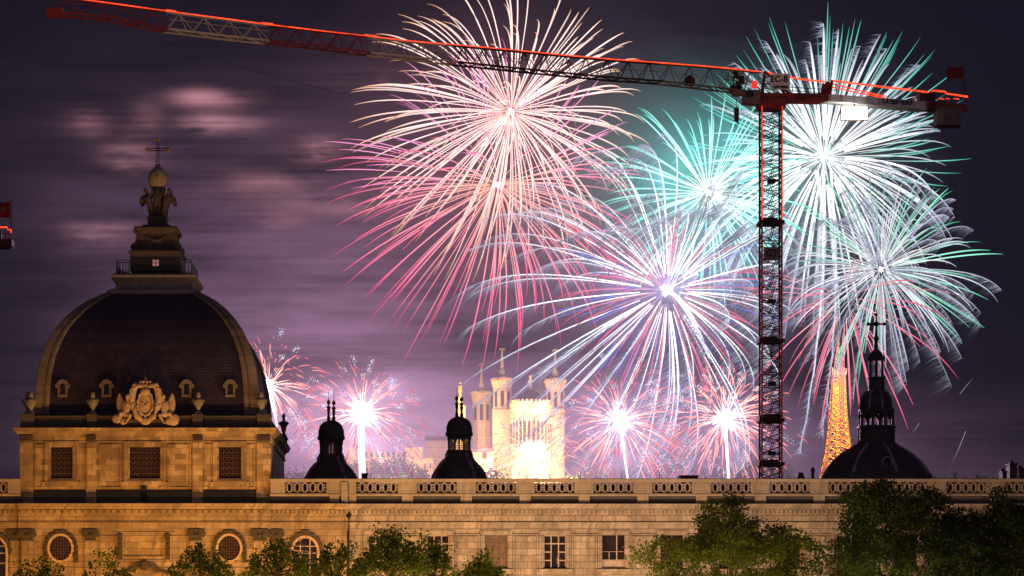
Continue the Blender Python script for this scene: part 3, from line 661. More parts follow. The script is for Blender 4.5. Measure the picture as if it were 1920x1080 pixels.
for s_, ph, yo in ((-1, 0, -.35), (1, 1, -.35), (-1, 2, .75), (1, 3, .75)):
    B = lambda a, b, dy=0.0: Vector((AX + s_*hq(a), AY + yo + dy, qz(b)))
    m = MB(); figure(m, dict(hip=B(14,387), chest=B(18,374,-.05), neck=B(20,365), head=B(22.5,359,-.05), lsh=B(15,368,-.15), lel=B(10,364,-.2), lha=B(10,354,-.1),
        rsh=B(22,368,.1), rel=B(25,373,-.1), rha=B(15,376,-.3), lkn=B(10,398,-.15), lft=B(11,409,-.05), rkn=B(15,397,.0), rft=B(14,409,.1)), .92)
    remesh(m.build('cherub', ST_LANT, cg, True), .07)
    m = MB(); wing_mesh(m, B(21,372,.3), B(33.5,371,.3), .34, .09); wing_mesh(m, B(28,373,.3), B(32.5,384.5,.3), .26, .08); fix_normals(m.build('wing', ST_LANT, cg, True))
cr = thing('iron_cross', 'openwork black iron cross with gilt tips standing on the cherubs\' orb', 'cross', (AX, AY, qz(314)))
m = MB(); zc = qz(280.5)
def lattice_bar(a, b, w):
    a, b = Vector(a), Vector(b); d = (b-a); n = max(2, int(d.length/.26)); sd = Vector((d.z, 0, -d.x)).normalized()*w
    m.tube(a+sd, b+sd, .045, 4); m.tube(a-sd, b-sd, .045, 4)
    for i in range(n+1): c_ = a + d*i/n; m.tube(c_-sd, c_+sd, .035, 4)
lattice_bar((AX,AY,qz(314)), (AX,AY,qz(265)), .12); lattice_bar((AX-hq(18),AY,zc), (AX+hq(18),AY,zc), .12)
m.lathe((AX,AY,qz(316)), [(.2,0),(.24,.15),(.14,.3)], 8)
for i in range(8):
    a = PI/8 + 2*PI*i/8; m.tube((AX+.1*math.cos(a), AY-.05, zc+.1*math.sin(a)), (AX+.5*math.cos(a), AY-.05, zc+.5*math.sin(a)), .05, 4, .01)
m.tube((AX,AY,qz(265)), (AX,AY,qz(246)), .03, 4, .012); m.build('cross_frame', IRON, cr)
for c_ in ((AX-hq(19.5),AY,zc), (AX+hq(19.5),AY,zc), (AX,AY,qz(262))):
    m = MB(); m.ball(c_, .14, 8, 6); 
    for dx_, dz_ in ((.16,0),(-.16,0),(0,.16),(0,-.16)): m.ball((c_[0]+dx_, c_[1], c_[2]+dz_), .09, 6, 5)
    m.build('finial', GILT, cr)
# bust on the far corner of the cornice
db = 273.0; zb = Z(838, db)
bs = thing('stone_bust', 'dark bust silhouetted on the cornice beside the dome\'s right foot', 'statue', (X(532, db), db-250, zb))
m = MB(); c_ = Vector((X(532, db), db-250, 0)); qq = 2e-4*db
m.box(c_.x-7*qq, c_.x+7*qq, c_.y-.5, c_.y+.5, zb, zb+12*qq); m.lathe((c_.x, c_.y, zb), [(8*qq,12*qq),(8.4*qq,15*qq),(5*qq,22*qq),(4*qq,25*qq)], 10); m.build('pedestal', ROOF, bs)
m = MB(); m.capsule((c_.x, c_.y, zb+28*qq), (c_.x, c_.y, zb+42*qq), 4*qq, 7*qq); m.capsule((c_.x-6.5*qq, c_.y, zb+44*qq), (c_.x+6.5*qq, c_.y, zb+44*qq), 4*qq, 4*qq); m.capsule((c_.x, c_.y, zb+46*qq), (c_.x, c_.y, zb+54*qq), 2.6*qq, 2.8*qq); m.ball((c_.x, c_.y, zb+57.5*qq), 4.6*qq, 10, 8, (.9,1,1.15)); m.ball((c_.x, c_.y+.1, zb+61*qq), 3*qq, 8, 6)
remesh(m.build('bust', ROOF, bs), .09)

# ------------------------------------------------------------------ roof lanterns behind the balustrade
def eight(m, c, prof, ph=PI/8, n=8): m.lathe(c, prof, n, None, ph)
def roof_lantern(px, d, top, label):
    """top = row of the cap's springing; all sizes in photo pixels at distance d"""
    q = 2e-4*d; c = Vector((X(px, d), d-250, 0)); zz = lambda p: Z(p, d)
    t = thing('roof_lantern', label, 'roof turret', (c.x, c.y, zz(top+80)))
    m = MB(); base = [(62,top+105),(56,top+92),(51,top+75),(46,top+66),(39,top+57),(31,top+49),(26.5,top+42),(25,top+36),(25.5,top+34)]
    m.lathe(c, [(r*q, zz(p)) for r, p in base], 32); m.lathe(c, [(25.5*q, zz(top+35)), (25.5*q, zz(top+30)), (24*q, zz(top+30))], 8, None, PI/8); b_ = m.build('dome', ROOF, t, False)
    for i in range(4):
        a = PI/4 + i*PI/2 - .25; m = MB()
        pts = [(c.x + (r*q+.03)*math.cos(a), c.y + (r*q+.03)*math.sin(a), zz(p)) for r, p in base[:-1]]; m.path(pts, .22, 6); m.build('rib', ROOFRIB, t)
    m = MB()
    for i in range(8):
        a = PI/8 + i*PI/4; x, y = c.x+21*q*math.cos(a), c.y+21*q*math.sin(a); m.box(x-1.9*q, x+1.9*q, y-1.9*q, y+1.9*q, zz(top+31), zz(top+1))
        a2 = a + PI/4; x2, y2 = c.x+21*q*math.cos(a2), c.y+21*q*math.sin(a2)
        for k_ in range(1, 4):
            f = k_/4; m.tube((x+(x2-x)*f, y+(y2-y)*f, zz(top+31)), (x+(x2-x)*f, y+(y2-y)*f, zz(top+6)), .05 if k_ != 2 else .13, 4)
        pa, pb = Vector((x, y, zz(top+8))), Vector((x2, y2, zz(top+8))); n = 6
        arc = [pa.lerp(pb, j/n) + Vector((0,0,7*q*math.sin(PI*j/n)-2*q)) for j in range(n+1)]; m.path(arc, .16, 4)
        for zp in (top+22, top+14): m.tube((x, y, zz(zp)), (x2, y2, zz(zp)), .04, 4)
    m.build('arcade', ROOF, t)
    m = MB(); m.lathe(c, [(24.5*q, zz(top+3)), (26*q, zz(top+1)), (26*q, zz(top-3)), (24.5*q, zz(top-4)), (24*q, zz(top-14)), (21*q, zz(top-24)), (15*q, zz(top-30)), (8*q, zz(top-33)), (3*q, zz(top-34))], 16); m.build('cap', ROOF, t)
    for s_ in (-1, 1):
        m = MB(); f = Vector((c.x + s_*4.6*q, c.y + s_*.4, 0)); p0 = top-31
        m.lathe(f, [(3.2*q, zz(p0+3)), (3.2*q, zz(p0-9)), (2*q, zz(p0-10)), (2.4*q, zz(p0-16)), (3.4*q, zz(p0-21)), (2*q, zz(p0-23)), (3.8*q, zz(p0-25)), (3.6*q, zz(p0-28)), (1.4*q, zz(p0-29)), (1.3*q, zz(p0-32)), (3.2*q, zz(p0-34)), (3.6*q, zz(p0-36.5)), (2.6*q, zz(p0-39)), (.5*q, zz(p0-41)), (.3*q, zz(p0-56))], 10)
        m.build('finial', ROOF, t, True)
roof_lantern(621, 276, 822, 'dark ribbed roof turret with open arcade, the left one, before the left fountain of sparks')
roof_lantern(861, 276, 815, 'dark ribbed roof turret with open arcade, the right one, beside the floodlit basilica')
# chapel dome on the right
d = 292.0; q = 2e-4*d; c = Vector((X(1643, d), d-250, 0)); zz = lambda p: Z(p, d)
ch = thing('chapel_dome', 'black bell-shaped chapel dome with two arcaded stages and a cross, behind the right trees', 'dome', (c.x, c.y, zz(905)))
m = MB(); m.lathe(c, [(r*q, zz(p)) for r, p in ((110,930),(107,905),(102,892),(94,878),(83,865),(70,854),(56,845),(45,839),(38,834),(35,828))], 40); m.build('dome', ROOF, ch, True)
m = MB()
for i in range(8): a = i*PI/4 + .2; m.path([(c.x+(r*q+.03)*math.cos(a), c.y+(r*q+.03)*math.sin(a), zz(p)) for r, p in ((102,892),(94,878),(83,865),(70,854),(56,845),(45,839),(38,834))], .16, 5)
m.build('seam', ROOFRIB, ch)
yo = c.y - 90*q; m = MB(); oc = (X(1663, d-88*q), Z(867, d-88*q)); m.annulus(oc, (.45,.5), (.62,.68), yo-.25, yo+2.5, 20); m.build('oculus', ROOFRIB, ch)
m = MB(); m.lathe(c, [(36*q, zz(835)), (34*q, zz(831)), (34*q, zz(806)), (37*q, zz(804)), (37*q, zz(800)), (33*q, zz(799))], 8, None, PI/8)
for i in range(8):
    a = PI/8 + i*PI/4; x, y = c.x+33*q*math.cos(a), c.y+33*q*math.sin(a); m.box(x-2.2*q, x+2.2*q, y-2.2*q, y+2.2*q, zz(830), zz(804))
m.build('drum', ROOF, ch)
m = MB()
for i in range(8):
    a = PI/8 + i*PI/4; x, y = c.x+31*q*math.cos(a), c.y+31*q*math.sin(a); m.box(x-2.6*q, x+2.6*q, y-2.6*q, y+2.6*q, zz(800), zz(770))
    a2 = a+PI/4; x2, y2 = c.x+31*q*math.cos(a2), c.y+31*q*math.sin(a2)
    arc = [Vector((x,y,zz(784))).lerp(Vector((x2,y2,zz(784))), j/6) + Vector((0,0,10*q*math.sin(PI*j/6))) for j in range(7)]; m.path(arc, .2, 5)
m.lathe(c, [(30*q, zz(774)), (35*q, zz(772)), (35*q, zz(768)), (31*q, zz(767))], 8, None, PI/8); m.build('arcade', ROOF, ch)
m = MB(); m.lathe(c, [(31*q, zz(768)), (30.5*q, zz(757)), (28*q, zz(746)), (23*q, zz(738)), (17*q, zz(734)), (15*q, zz(733))], 24); m.build('cap', ROOF, ch, True)
m = MB()
for i in range(8): a = i*PI/4 + .2; m.path([(c.x+(r*q+.03)*math.cos(a), c.y+(r*q+.03)*math.sin(a), zz(p)) for r, p in ((31,768),(30.5,757),(28,746),(23,738),(17,734))], .13, 5)
m.build('seam', ROOFRIB, ch)
m = MB(); m.lathe(c, [(16*q, zz(734)), (15.5*q, zz(712)), (17*q, zz(710)), (17*q, zz(708)), (13*q, zz(707))], 8, None, PI/8)
for i in range(6):
    a = i*PI/3 + .3; x, y = c.x+13*q*math.cos(a), c.y+13*q*math.sin(a); m.tube((x,y,zz(709)), (x,y,zz(673)), 2.3*q, 6)
m.lathe(c, [(15.5*q, zz(675)), (16*q, zz(671)), (13*q, zz(667)), (10*q, zz(661)), (5*q, zz(656)), (3.4*q, zz(654)), (3.2*q, zz(640)), (5*q, zz(637)), (5*q, zz(633)), (2*q, zz(629)), (1.6*q, zz(614))], 12); m.build('lantern', ROOF, ch)
m = MB(); m.tube((c.x,c.y,zz(630)), (c.x,c.y,zz(588)), .1, 5); m.tube((c.x,c.y,zz(590)), (c.x,c.y,zz(578)), .03, 4)
for s_ in (-1, 1): m.tube((c.x,c.y,zz(607.5)), (c.x+s_*15*q,c.y,zz(607.5)), .1, 5); m.ball((c.x+s_*15*q,c.y,zz(607.5)), .2, 6, 5)
m.ball((c.x,c.y,zz(607.5)), .3, 8, 6); m.ball((c.x,c.y,zz(590)), .18, 6, 5); m.build('cross', IRON, ch)
# roof furniture along the balustrade
def rod(px, h, lab, dd=262.0):
    m = MB(); m.tube((X(px,dd), dd-250, 22.6), (X(px,dd), dd-250, Z(897-h, dd)), .06, 5, .025); return tag(m.build('lightning_rod', IRON), lab, 'rod', 'lightning rods along the roof')
for px, h, lab in ((694,10,'thin lightning rod just right of the small red chimney by the left turret'), (773,16,'tall thin lightning rod midway between the two roof turrets'),
                   (931,16,'tall thin lightning rod between the right roof turret and the basilica'), (1010,9,'short lightning rod in front of the glare on the basilica apse'),
                   (1088,11,'thin lightning rod just right of the basilica'), (1166,11,'thin lightning rod at the foot of the crimson and violet spark fountain'),
                   (1237,11,'thin lightning rod just left of the low wide roof vent'), (1322,11,'thin lightning rod between the low wide vent and the crane mast')): rod(px, h, lab)
m = MB(); dd = 266.0; m.box(X(678,dd), X(689,dd), dd-250.5, dd-249.2, 22.6, Z(890,dd)); m.box(X(677,dd), X(690,dd), dd-250.7, dd-249, Z(890,dd), Z(888,dd)); tag(m.build('chimney', BACK), 'small dark red chimney behind the balustrade near the left turret', 'chimney')
m = MB(); m.box(X(1273,dd), X(1307,dd), dd-251, dd-249, 22.6, Z(894,dd)); m.box(X(1272,dd), X(1308,dd), dd-251.2, dd-248.8, Z(894,dd), Z(892.6,dd)); tag(m.build('roof_vent', ROOF), 'low wide dark vent housing on the roof left of the crane tower', 'vent')
m = MB(); m.lathe((X(1501,dd), dd-250, 0), [(10*.0532, 22.6), (10*.0532, Z(896,dd)), (6*.0532, Z(887,dd)), (6.5*.0532, Z(886,dd))], 4, None, PI/4); tag(m.build('roof_vent', ROOF), 'dark tapered vent on the roof right of the crane tower', 'vent')
m = MB(); m.lathe((X(1524,dd), dd-250, 0), [(.16,22.6),(.16,Z(886,dd)),(.2,Z(885,dd)),(.2,Z(880,dd)),(.08,Z(876,dd))], 8); tag(m.build('chimney', ROOF), 'thin dark chimney pot between the crane tower and the orange lattice tower', 'chimney')
dd = 300.0
for px, w, h in ((1897, 7, 869), (1880, 4, 884), (1912, 5, 878)):
    m = MB(); m.box(X(px-w,dd), X(px+w,dd), dd-251, dd-249, 15, Z(h,dd)); m.tube((X(px,dd), dd-250, Z(h,dd)), (X(px,dd), dd-250, Z(h-5,dd)), .25, 6); m.box(X(px-w-1,dd), X(px+w+1,dd), dd-251.2, dd-248.8, Z(h+3,dd), Z(h,dd)-.01)
    tag(m.build('chimney', ROOF), {7:'tallest of the dark chimney stacks at the right end of the roof', 4:'lowest of the dark chimney stacks at the right end, left of the tallest', 5:'middle-height dark chimney stack at the right end, right of the tallest'}[w], 'chimney', 'chimney stacks at the right end')

# ------------------------------------------------------------------ tower crane
RED = plain('crane_red_paint', (.28,.035,.024), .5, 0, .3, .6); BEIGE = plain('crane_beige_paint', (.62,.52,.42), .55, 0, .2, .6); YEL = plain('crane_ochre_paint', (.22,.15,.06), .55, 0, .3, .6)
DKST = plain('crane_dark_steel', (.045,.018,.014), .5, .2, .3, 1.0)
def led(name, c, s0):
    m = bpy.data.materials.new(name); m.use_nodes = True; k = NT(m.node_tree); e = k.n('ShaderNodeEmission'); tc = k.n('ShaderNodeTexCoord')
    e.inputs[0].default_value = (*c, 1); f = k.noise(tc.outputs['Object'], .55, 5, .75)
    k.l(k.rng(f, .32, .68, .35*s0, 1.5*s0), e.inputs[1]); k.l(e.outputs[0], k.n('ShaderNodeOutputMaterial').inputs[0]); m.cycles.emission_sampling = 'NONE'; return m
LED = led('red_led_tube', (1.0,.05,.018), 1.5); LEDH = led('orange_led_tube', (1.0,.062,.018), 1.9); LEDD = emit('dim_red_led_tube', (1.0,.06,.02), .8)
WHITE = plain('crane_sign_white', (.80,.78,.74), .6, 0, .15, 1.5); INK = plain('sign_ink', (.012,.012,.014), .6)
dT = 310.0; TX, TY = X(1445, dT), dT-250; TW = 1.15
crane = thing('tower_crane', 'red tower crane whose LED lit jib spans the sky, G3 sign on mast', 'crane', (TX, TY, 0))
tz = lambda p: Z(p, dT)
def mast_section(z0, z1, nbay):
    m = MB()
    cs = [(TX-TW,TY-TW),(TX+TW,TY-TW),(TX+TW,TY+TW),(TX-TW,TY+TW)]
    for x, y in cs: m.box(x-.10, x+.10, y-.10, y+.10, z0, z1)
    for (a, b), (c_, d_) in zip(cs, cs[1:]+cs[:1]):
        for i in range(nbay):
            za, zb_ = z0+(z1-z0)*i/nbay, z0+(z1-z0)*(i+1)/nbay; zm = (za+zb_)/2
            m.tube((a,b,za), (c_,d_,zm), .058, 4); m.tube((c_,d_,zm), (a,b,zb_), .058, 4); m.tube((a,b,zb_), (c_,d_,zb_), .055, 4)
            m.tube((c_,d_,za),(a,b,zm), .03, 4)
    for i in range(nbay):      # ladder and rest platforms inside
        z = z0+(z1-z0)*(i+.5)/nbay
        m.tube((TX-.25,TY+.3,z0+(z1-z0)*i/nbay), (TX+.35,TY+.3,z0+(z1-z0)*(i+1)/nbay), .06, 4); m.tube((TX-.05,TY+.3,z0+(z1-z0)*i/nbay), (TX+.55,TY+.3,z0+(z1-z0)*(i+1)/nbay), .06, 4)
    m.build('mast_section', DKST, crane)
rows_ = [898, 850, 800, 750, 700, 640, 590, 540, 490, 418, 360, 310, 260, 205]
mast_section(0, tz(898), 9)
for a, b in zip(rows_, rows_[1:]): mast_section(tz(a), tz(b)-.02, 2)
for p_ in (418, 640, 788, 870):
    m = MB(); m.box(TX-TW-.35, TX+TW+.3, TY-TW-.3, TY+TW+.3, tz(p_)-.25, tz(p_)+.12); m.box(TX-TW-.28, TX+TW-.5, TY-TW-.25, TY-TW+.4, tz(p_)+.12, tz(p_)+.4); m.build('mast_collar', DKST, crane)
m = MB(); m.box(TX-TW+.05, TX+TW-.05, TY-.4, TY+.6, tz(794), tz(777)); m.build('winch_box', DKST, crane)
for p_ in (340, 565, 720, 850):
    m = MB(); m.box(TX-.35, TX+.55, TY-.6, TY+.6, tz(p_+3), tz(p_-3)); m.build('rest_platform', DKST, crane)
for sx in (-1, 1):
    m = MB(); m.tube((TX+sx*(TW+.02), TY-TW-.22, tz(420)), (TX+sx*(TW+.02), TY-TW-.22, tz(197)), .07, 6); m.build('led_strip', LED, crane)
    m = MB(); m.tube((TX+sx*(TW+.02), TY-TW-.22, tz(420)), (TX+sx*(TW+.02), TY-TW-.22, tz(890)), .045, 5); m.build('led_strip', emit('faint_glow_tube', (.35,.04,.025), .5), crane)  # lower tubes glow faintly: their dull red is put in as emission
m = MB(); m.box(TX-1.0, TX+.75, TY-TW-.42, TY-TW-.36, tz(491), tz(467)); pl = m.build('sign_plate', plain('dark_sign', (.26,.23,.23), .6), crane)
text_mesh('lettering', 'G3', 1.15, plain('pale_sign_ink', (.002,.002,.002), .6), (TX-.12, TY-TW-.44, tz(479)), pl, .01, .8)
# slewing part, cab, sign
m = MB(); m.box(TX-1.6, TX+1.6, TY-1.6, TY+1.6, tz(204), tz(190)); m.lathe((TX,TY,tz(206)), [(1.5,0),(1.7,.2),(1.7,.7),(1.2,.8)], 20); m.box(TX-2.4, TX+2.6, TY-1.2, TY+1.2, tz(190), tz(179)); m.build('slewing_unit', RED, crane)
m = MB(); cx0, cx1 = X(1388,dT), X(1421,dT); m.grid([[(cx0,TY-2.4,tz(200)),(cx1,TY-2.4,tz(203)),(cx1,TY-2.4,tz(176)),(cx0+.1,TY-2.4,tz(178))],[(cx0,TY-.7,tz(200)),(cx1,TY-.7,tz(203)),(cx1,TY-.7,tz(176)),(cx0+.1,TY-.7,tz(178))]], True, True, True); m.box(X(1370,dT), X(1392,dT), TY-2, TY-.8, tz(184), tz(174)); cab = m.build('cab', plain('cab_paint', (.20,.14,.11), .5), crane)
m = MB(); m.box(X(1393,dT), X(1408,dT), TY-2.46, TY-2.4, tz(190), tz(177)); m.build('window', GLASS, cab)
m = MB()
for px, py in ((1372,168),(1383,160),(1388,150),(1378,140)): m.box(X(px,dT)-.3, X(px,dT)+.3, TY-1.2, TY-.4, tz(py+9), tz(py-4)); m.tube((X(px,dT),TY-.8,tz(178)), (X(px+4,dT),TY-.8,tz(135)), .06, 4)
m.build('machinery', DKST, crane)
m = MB(); m.box(X(1407,dT), X(1417,dT), TY-1.6, TY-1, tz(169), tz(157)); m.build('beacon', emit('red_beacon', (1,.05,.04), .9), crane)
m = MB()
for px in (1428, 1480):
    for dy in (-.8, .8): m.tube((X(px,dT),TY+dy,tz(180)), (X(1434,dT),TY,tz(134)), .16, 5)
m.tube((X(1428,dT),TY-.8,tz(160)), (X(1470,dT),TY-.8,tz(160)), .1, 4); m.build('tower_head', RED, crane)
m = MB(); m.box(X(1441,dT), X(1478,dT), TY-1.46, TY-1.36, tz(173), tz(143)); sg = m.build('sign_plate', WHITE, crane)
text_mesh('lettering', 'EC-B', 1.02, INK, (X(1458,dT), TY-1.5, tz(154)), sg, .01, .95); text_mesh('lettering', 'LIEBHERR', .42, INK, (X(1460,dT), TY-1.5, tz(168.5)), sg, .01, 1.0)
# jib: triangular lattice, horizontal, swinging towards the camera; slightly cambered
dTip = 276.0
def jib(px, py, w=0.0):
    t = (1428-px)/(1428-95); # perspective-correct distance along the straight line on plan
    a, b = dT, dTip; d_ = 1/((1-t)/a + t/b); return d_
def JP(px, py): d_ = jib(px, py); return Vector((X(px,d_), d_-250, Z(py,d_)))
top = [(95,-7),(140,-.5),(200,7.5),(312,23),(410,36),(500,48),(600,60),(690,70),(770,79.5),(850,86),(960,96),(1060,106),(1150,114),(1230,119.5),(1330,127),(1428,137)]
bot = [(95,24.5),(140,28),(200,34),(312,57),(410,69),(500,79),(600,89),(690,101),(770,109.5),(850,118.5),(960,130),(1060,140),(1150,148.5),(1230,154),(1330,165.5),(1428,177)]
def itp(tab, px):
    for (a, b), (c_, d_) in zip(tab, tab[1:]):
        if a <= px <= c_: return b + (d_-b)*(px-a)/(c_-a)
    return tab[-1][1]
jdir = (JP(1428,150) - JP(95,10)); jdir.z = 0; jdir.normalize(); jn = Vector((-jdir.y, jdir.x, 0)); JW = .85
def sect(p0, p1, n, mat, thick=1.0):
    m = MB(); T = lambda p: JP(p, itp(top, p)); Bf = lambda p: JP(p, itp(bot, p)) - jn*JW*(1 if jn.y > 0 else -1); Bb = lambda p: JP(p, itp(bot, p)) + jn*JW*(1 if jn.y > 0 else -1)
    xs = [p0 + (p1-p0)*i/n for i in range(n+1)]
    for a, b in zip(xs, xs[1:]):
        mid = (a+b)/2; m.tube(T(a), T(b), .11*thick, 5)
        for F in (Bf, Bb):
            m.tube(F(a), F(b), .105*thick, 5); m.tube(F(a), T(mid), .05*thick, 4); m.tube(T(mid), F(b), .05*thick, 4)
        m.tube(Bf(a), Bb(b), .07*thick, 4); m.tube(Bf(b), Bb(b), .07*thick, 4)
        q_ = .12; m.tube(Bf(a)+Vector((0,0,1.0)), Bf(b)+Vector((0,0,1.0)), .03, 4)
    m.build('jib_section', mat, crane)
sect(100, 312, 4, RED); sect(312, 500, 4, BEIGE); sect(500, 690, 5, RED); sect(690, 850, 4, BEIGE); sect(850, 1040, 5, DKST, 1.1); sect(1040, 1236, 5, plain('crane_dull_red_paint', (.055,.018,.015), .5, 0, .3, .6), 1.1); sect(1236, 1426, 5, YEL)
m = MB(); pts = [JP(p, itp(top, p)-2.2) for p in range(132, 1429, 36)] ; m.path(pts, .085, 6); m.build('led_strip', LEDH, crane)
m = MB()
for a, b in ((312,330),(490,512),(684,706),(1180,1200)): m.path([JP(a, itp(top,a)-3.4), JP(b, itp(top,b)-3.4)], .12, 5)
m.build('led_joint', LEDH, crane)
tp = JP(100, 24); m = MB(); m.box(tp.x-.6, tp.x+1.0, tp.y-1, tp.y+1, tp.z-.3, tp.z+.3); m.build('jib_tip', RED, crane)
tr = JP(1293, 153); m = MB(); m.box(tr.x-.55, tr.x+.55, tr.y-.7, tr.y+.7, tr.z-.35, tr.z+.3); m.ball((tr.x, tr.y, tr.z+.3), .4, 8, 6); m.build('trolley', DKST, crane)
hb = P(1381, 216, 308); m = MB(); m.box(hb.x-.25, hb.x+.25, hb.y-.3, hb.y+.3, hb.z-.7, hb.z+.6); m.ball((hb.x,hb.y,hb.z+.6), .33, 8, 6); m.tube((hb.x,hb.y,hb.z), (hb.x,hb.y,hb.z+2.3), .04, 4); m.path([(hb.x,hb.y,hb.z-.7),(hb.x+.2,hb.y,hb.z-1.0),(hb.x,hb.y,hb.z-1.2),(hb.x-.2,hb.y,hb.z-1.05)], .08, 5); m.build('hook_block', DKST, crane)
# counter-jib, swinging away from the camera
def CP(px, py):
    t = (px-1428)/(1808-1428); d_ = 1/((1-t)/dT + t/(dT+11.5)); return Vector((X(px,d_), d_-250, Z(py,d_)))
cdir = CP(1808,190) - CP(1428,180); cdir.z = 0; cdir.normalize(); cn = Vector((-cdir.y, cdir.x, 0))*.9
if cn.y < 0: cn = -cn
def beam(mb, a, b, h0, h1, off=0.0, th=.12):
    """upright plate between photo columns a and b along the counter-jib; h0, h1 = ((py_top, py_bottom) at a, at b)"""
    o = cn*off; t_ = cn.normalized()*th
    pa0, pa1, pb0, pb1 = CP(a,h0[0])+o, CP(a,h0[1])+o, CP(b,h1[0])+o, CP(b,h1[1])+o
    mb.grid([[pa1-t_, pb1-t_, pb0-t_, pa0-t_], [pa1+t_, pb1+t_, pb0+t_, pa0+t_]], True, True, True)
m = MB(); beam(m, 1426, 1545, (177,191), (178,193), -1); beam(m, 1426, 1545, (177,191), (178,193), 1); m.box(*sorted((CP(1430,180).x,CP(1540,180).x)), CP(1430,180).y-.4, CP(1430,180).y+.4, CP(1430,190).z, CP(1430,187).z); fix_normals(m.build('counter_jib', RED, crane)); m = MB()
beam(m, 1728, 1805, (190,205), (199,212), -1); beam(m, 1728, 1805, (190,205), (199,212), 1)
fix_normals(m.build('counter_jib', RED, crane))
m = MB(); beam(m, 1545, 1730, (179,191), (193,208), -1, .05); beam(m, 1545, 1730, (179,191), (193,208), 1, .05)
a_, b_ = CP(1545,192)-cn, CP(1730,208)-cn; m.grid([[a_, b_],[b_*0+CP(1545,192)+cn, CP(1730,208)+cn]])
pan = fix_normals(m.build('side_panel', WHITE, crane))
m = MB()
for i in range(9): px = 1548 + i*22; beam(m, px, px+1.6, (178.6+ (px-1545)*.0757, 191.4+(px-1545)*.0919), (178.7+(px-1545)*.0757, 191.5+(px-1545)*.0919), -1, .13)
m.build('panel_frame', BEIGE, crane)
q1 = CP(1676, 194.5) - cn*1.1; lt = text_mesh('lettering', 'LIEBHERR', .78, INK, (0,0,0), pan, .01, 1.35)
ang = math.atan2(cdir.y, cdir.x); slope_ = (CP(1730,200)-CP(1600,189)); tilt = math.atan2(slope_.z, math.hypot(slope_.x, slope_.y))
lt.data.transform(Matrix.Translation(q1) @ Matrix.Rotation(ang,4,'Z') @ Matrix.Rotation(-tilt,4,'Y'))
m = MB(); pts = [CP(1434,135)-cn*0, CP(1462,141), CP(1500,148), CP(1548,154), CP(1560,158)]; m.path(pts, .10, 6); m.build('led_strip', LEDH, crane)
m = MB(); m.path([CP(1552,154)-cn, CP(1650,166)-cn, CP(1736,176)-cn, CP(1742,172.5)-cn, CP(1764,174.5)-cn, CP(1766,178)-cn, CP(1806,184)-cn], .11, 6); m.build('led_strip', LEDH, crane)
m = MB(); m.path([CP(1556,158)+cn, CP(1610,170)+cn, CP(1690,186)+cn], .08, 5); m.path([CP(1556,156), CP(1620,172), CP(1660,181)], .08, 5); m.build('led_strip', LED, crane)
m = MB()
for a, b in ((1750,1762),(1766,1772),(1780,1790),(1705,1708)): m.path([CP(a,187.5)-cn, CP(b,188.5)-cn], .07, 5)
m.build('led_strip', LED, crane)
m = MB()
for px in (1478,1505,1535,1560): 
    for o_ in (-1,1): m.tube(CP(px,178)+cn*o_, CP(px,160)+cn*o_, .05, 4)
for o_ in (-1,1): m.tube(CP(1470,166)+cn*o_, CP(1560,172)+cn*o_, .045, 4); m.tube(CP(1548,180)+cn*o_, CP(1552,154)+cn*o_, .2, 5)
for px in (1735,1750,1768,1785,1804): m.tube(CP(px,200)-cn, CP(px,181)-cn, .05, 4)
m.tube(CP(1548,178), CP(1552,154), .3, 5); m.build('guard_rail', RED, crane)
m = MB(); w0 = CP(1737,188); m.box(w0.x-1.0, w0.x+.9, w0.y-1, w0.y+1, w0.z-1.2, w0.z+.8); m.build('winch_box', DKST, crane)
for i in range(4):
    m = MB(); a = CP(1754+i*11.5, 205); b = CP(1754+i*11.5+10.6, 238); m.box(a.x, b.x, a.y-1.1, a.y+1.3, b.z, a.z); m.build('counterweight', plain('counterweight_concrete', (.19,.155,.135), .8, 0, .35, .8) if i == 0 else bpy.data.materials['counterweight_concrete'], crane)
fl = CP(1600, 215); m = MB(); m.box(fl.x-1.5, fl.x+1.5, fl.y-.9, fl.y-.7, fl.z-.72, fl.z+.72); fo = m.build('floodlight', emit('floodlight_glass', (1,.97,.9), 8), crane)
m = MB(); m.frame(fl.x-1.62, fl.x+1.62, fl.z-.84, fl.z+.84, .12, fl.y-.72, fl.y-.6); m.tube((fl.x,fl.y-.65,fl.z+.8), (fl.x,fl.y-.65,CP(1600,194).z), .08, 5); m.build('housing', DKST, fo)
lamp('crane_floodlight_light', (fl.x, fl.y-1.4, fl.z-1.2), 420, (1,.96,.88), .5)
def flag(px0, px1, py0, py1, d_, pole_px, pole_t, pole_b, label, mat, marks):
    t = thing('flag', label, 'flag', (X(pole_px,d_), d_-250, Z(pole_b,d_)))
    m = MB(); m.tube((X(pole_px,d_), d_-250, Z(pole_b,d_)), (X(pole_px,d_), d_-250, Z(pole_t,d_)), .045, 5); m.build('pole', IRON, t)
    m = MB(); rows = []
    for i in range(13):
        f = i/12; px = px1 + (px0-px1)*f; sag = (py1-py0)*.22*f*f
        rows.append([(X(px,d_), d_-250+.18*math.sin(f*7), Z(py0+sag+3*math.sin(f*5)*f,d_)), (X(px,d_), d_-250+.18*math.sin(f*7+.5), Z(py1+sag*.4-2*math.sin(f*4)*f,d_))])
    m.grid(rows); cl = m.build('cloth', mat, t, True); so = cl.modifiers.new('thick','SOLIDIFY'); so.thickness = .03
    if marks:
        m = MB()
        for a, b, e, f in marks: m.box(X(a,d_), X(b,d_), d_-250-.3, d_-250-.26, Z(f,d_), Z(e,d_))
        m.build('emblem', plain('flag_pale_print', (.45,.30,.28), .8), t)
REDF = plain('red_flag_cloth', (.20,.012,.010), .8, 0, .2, .5)
flag(1776, 1806, 125, 147, 322, 1808, 118, 182, 'dim red flag on a thin pole at the counterweight end of the large crane', REDF, None)
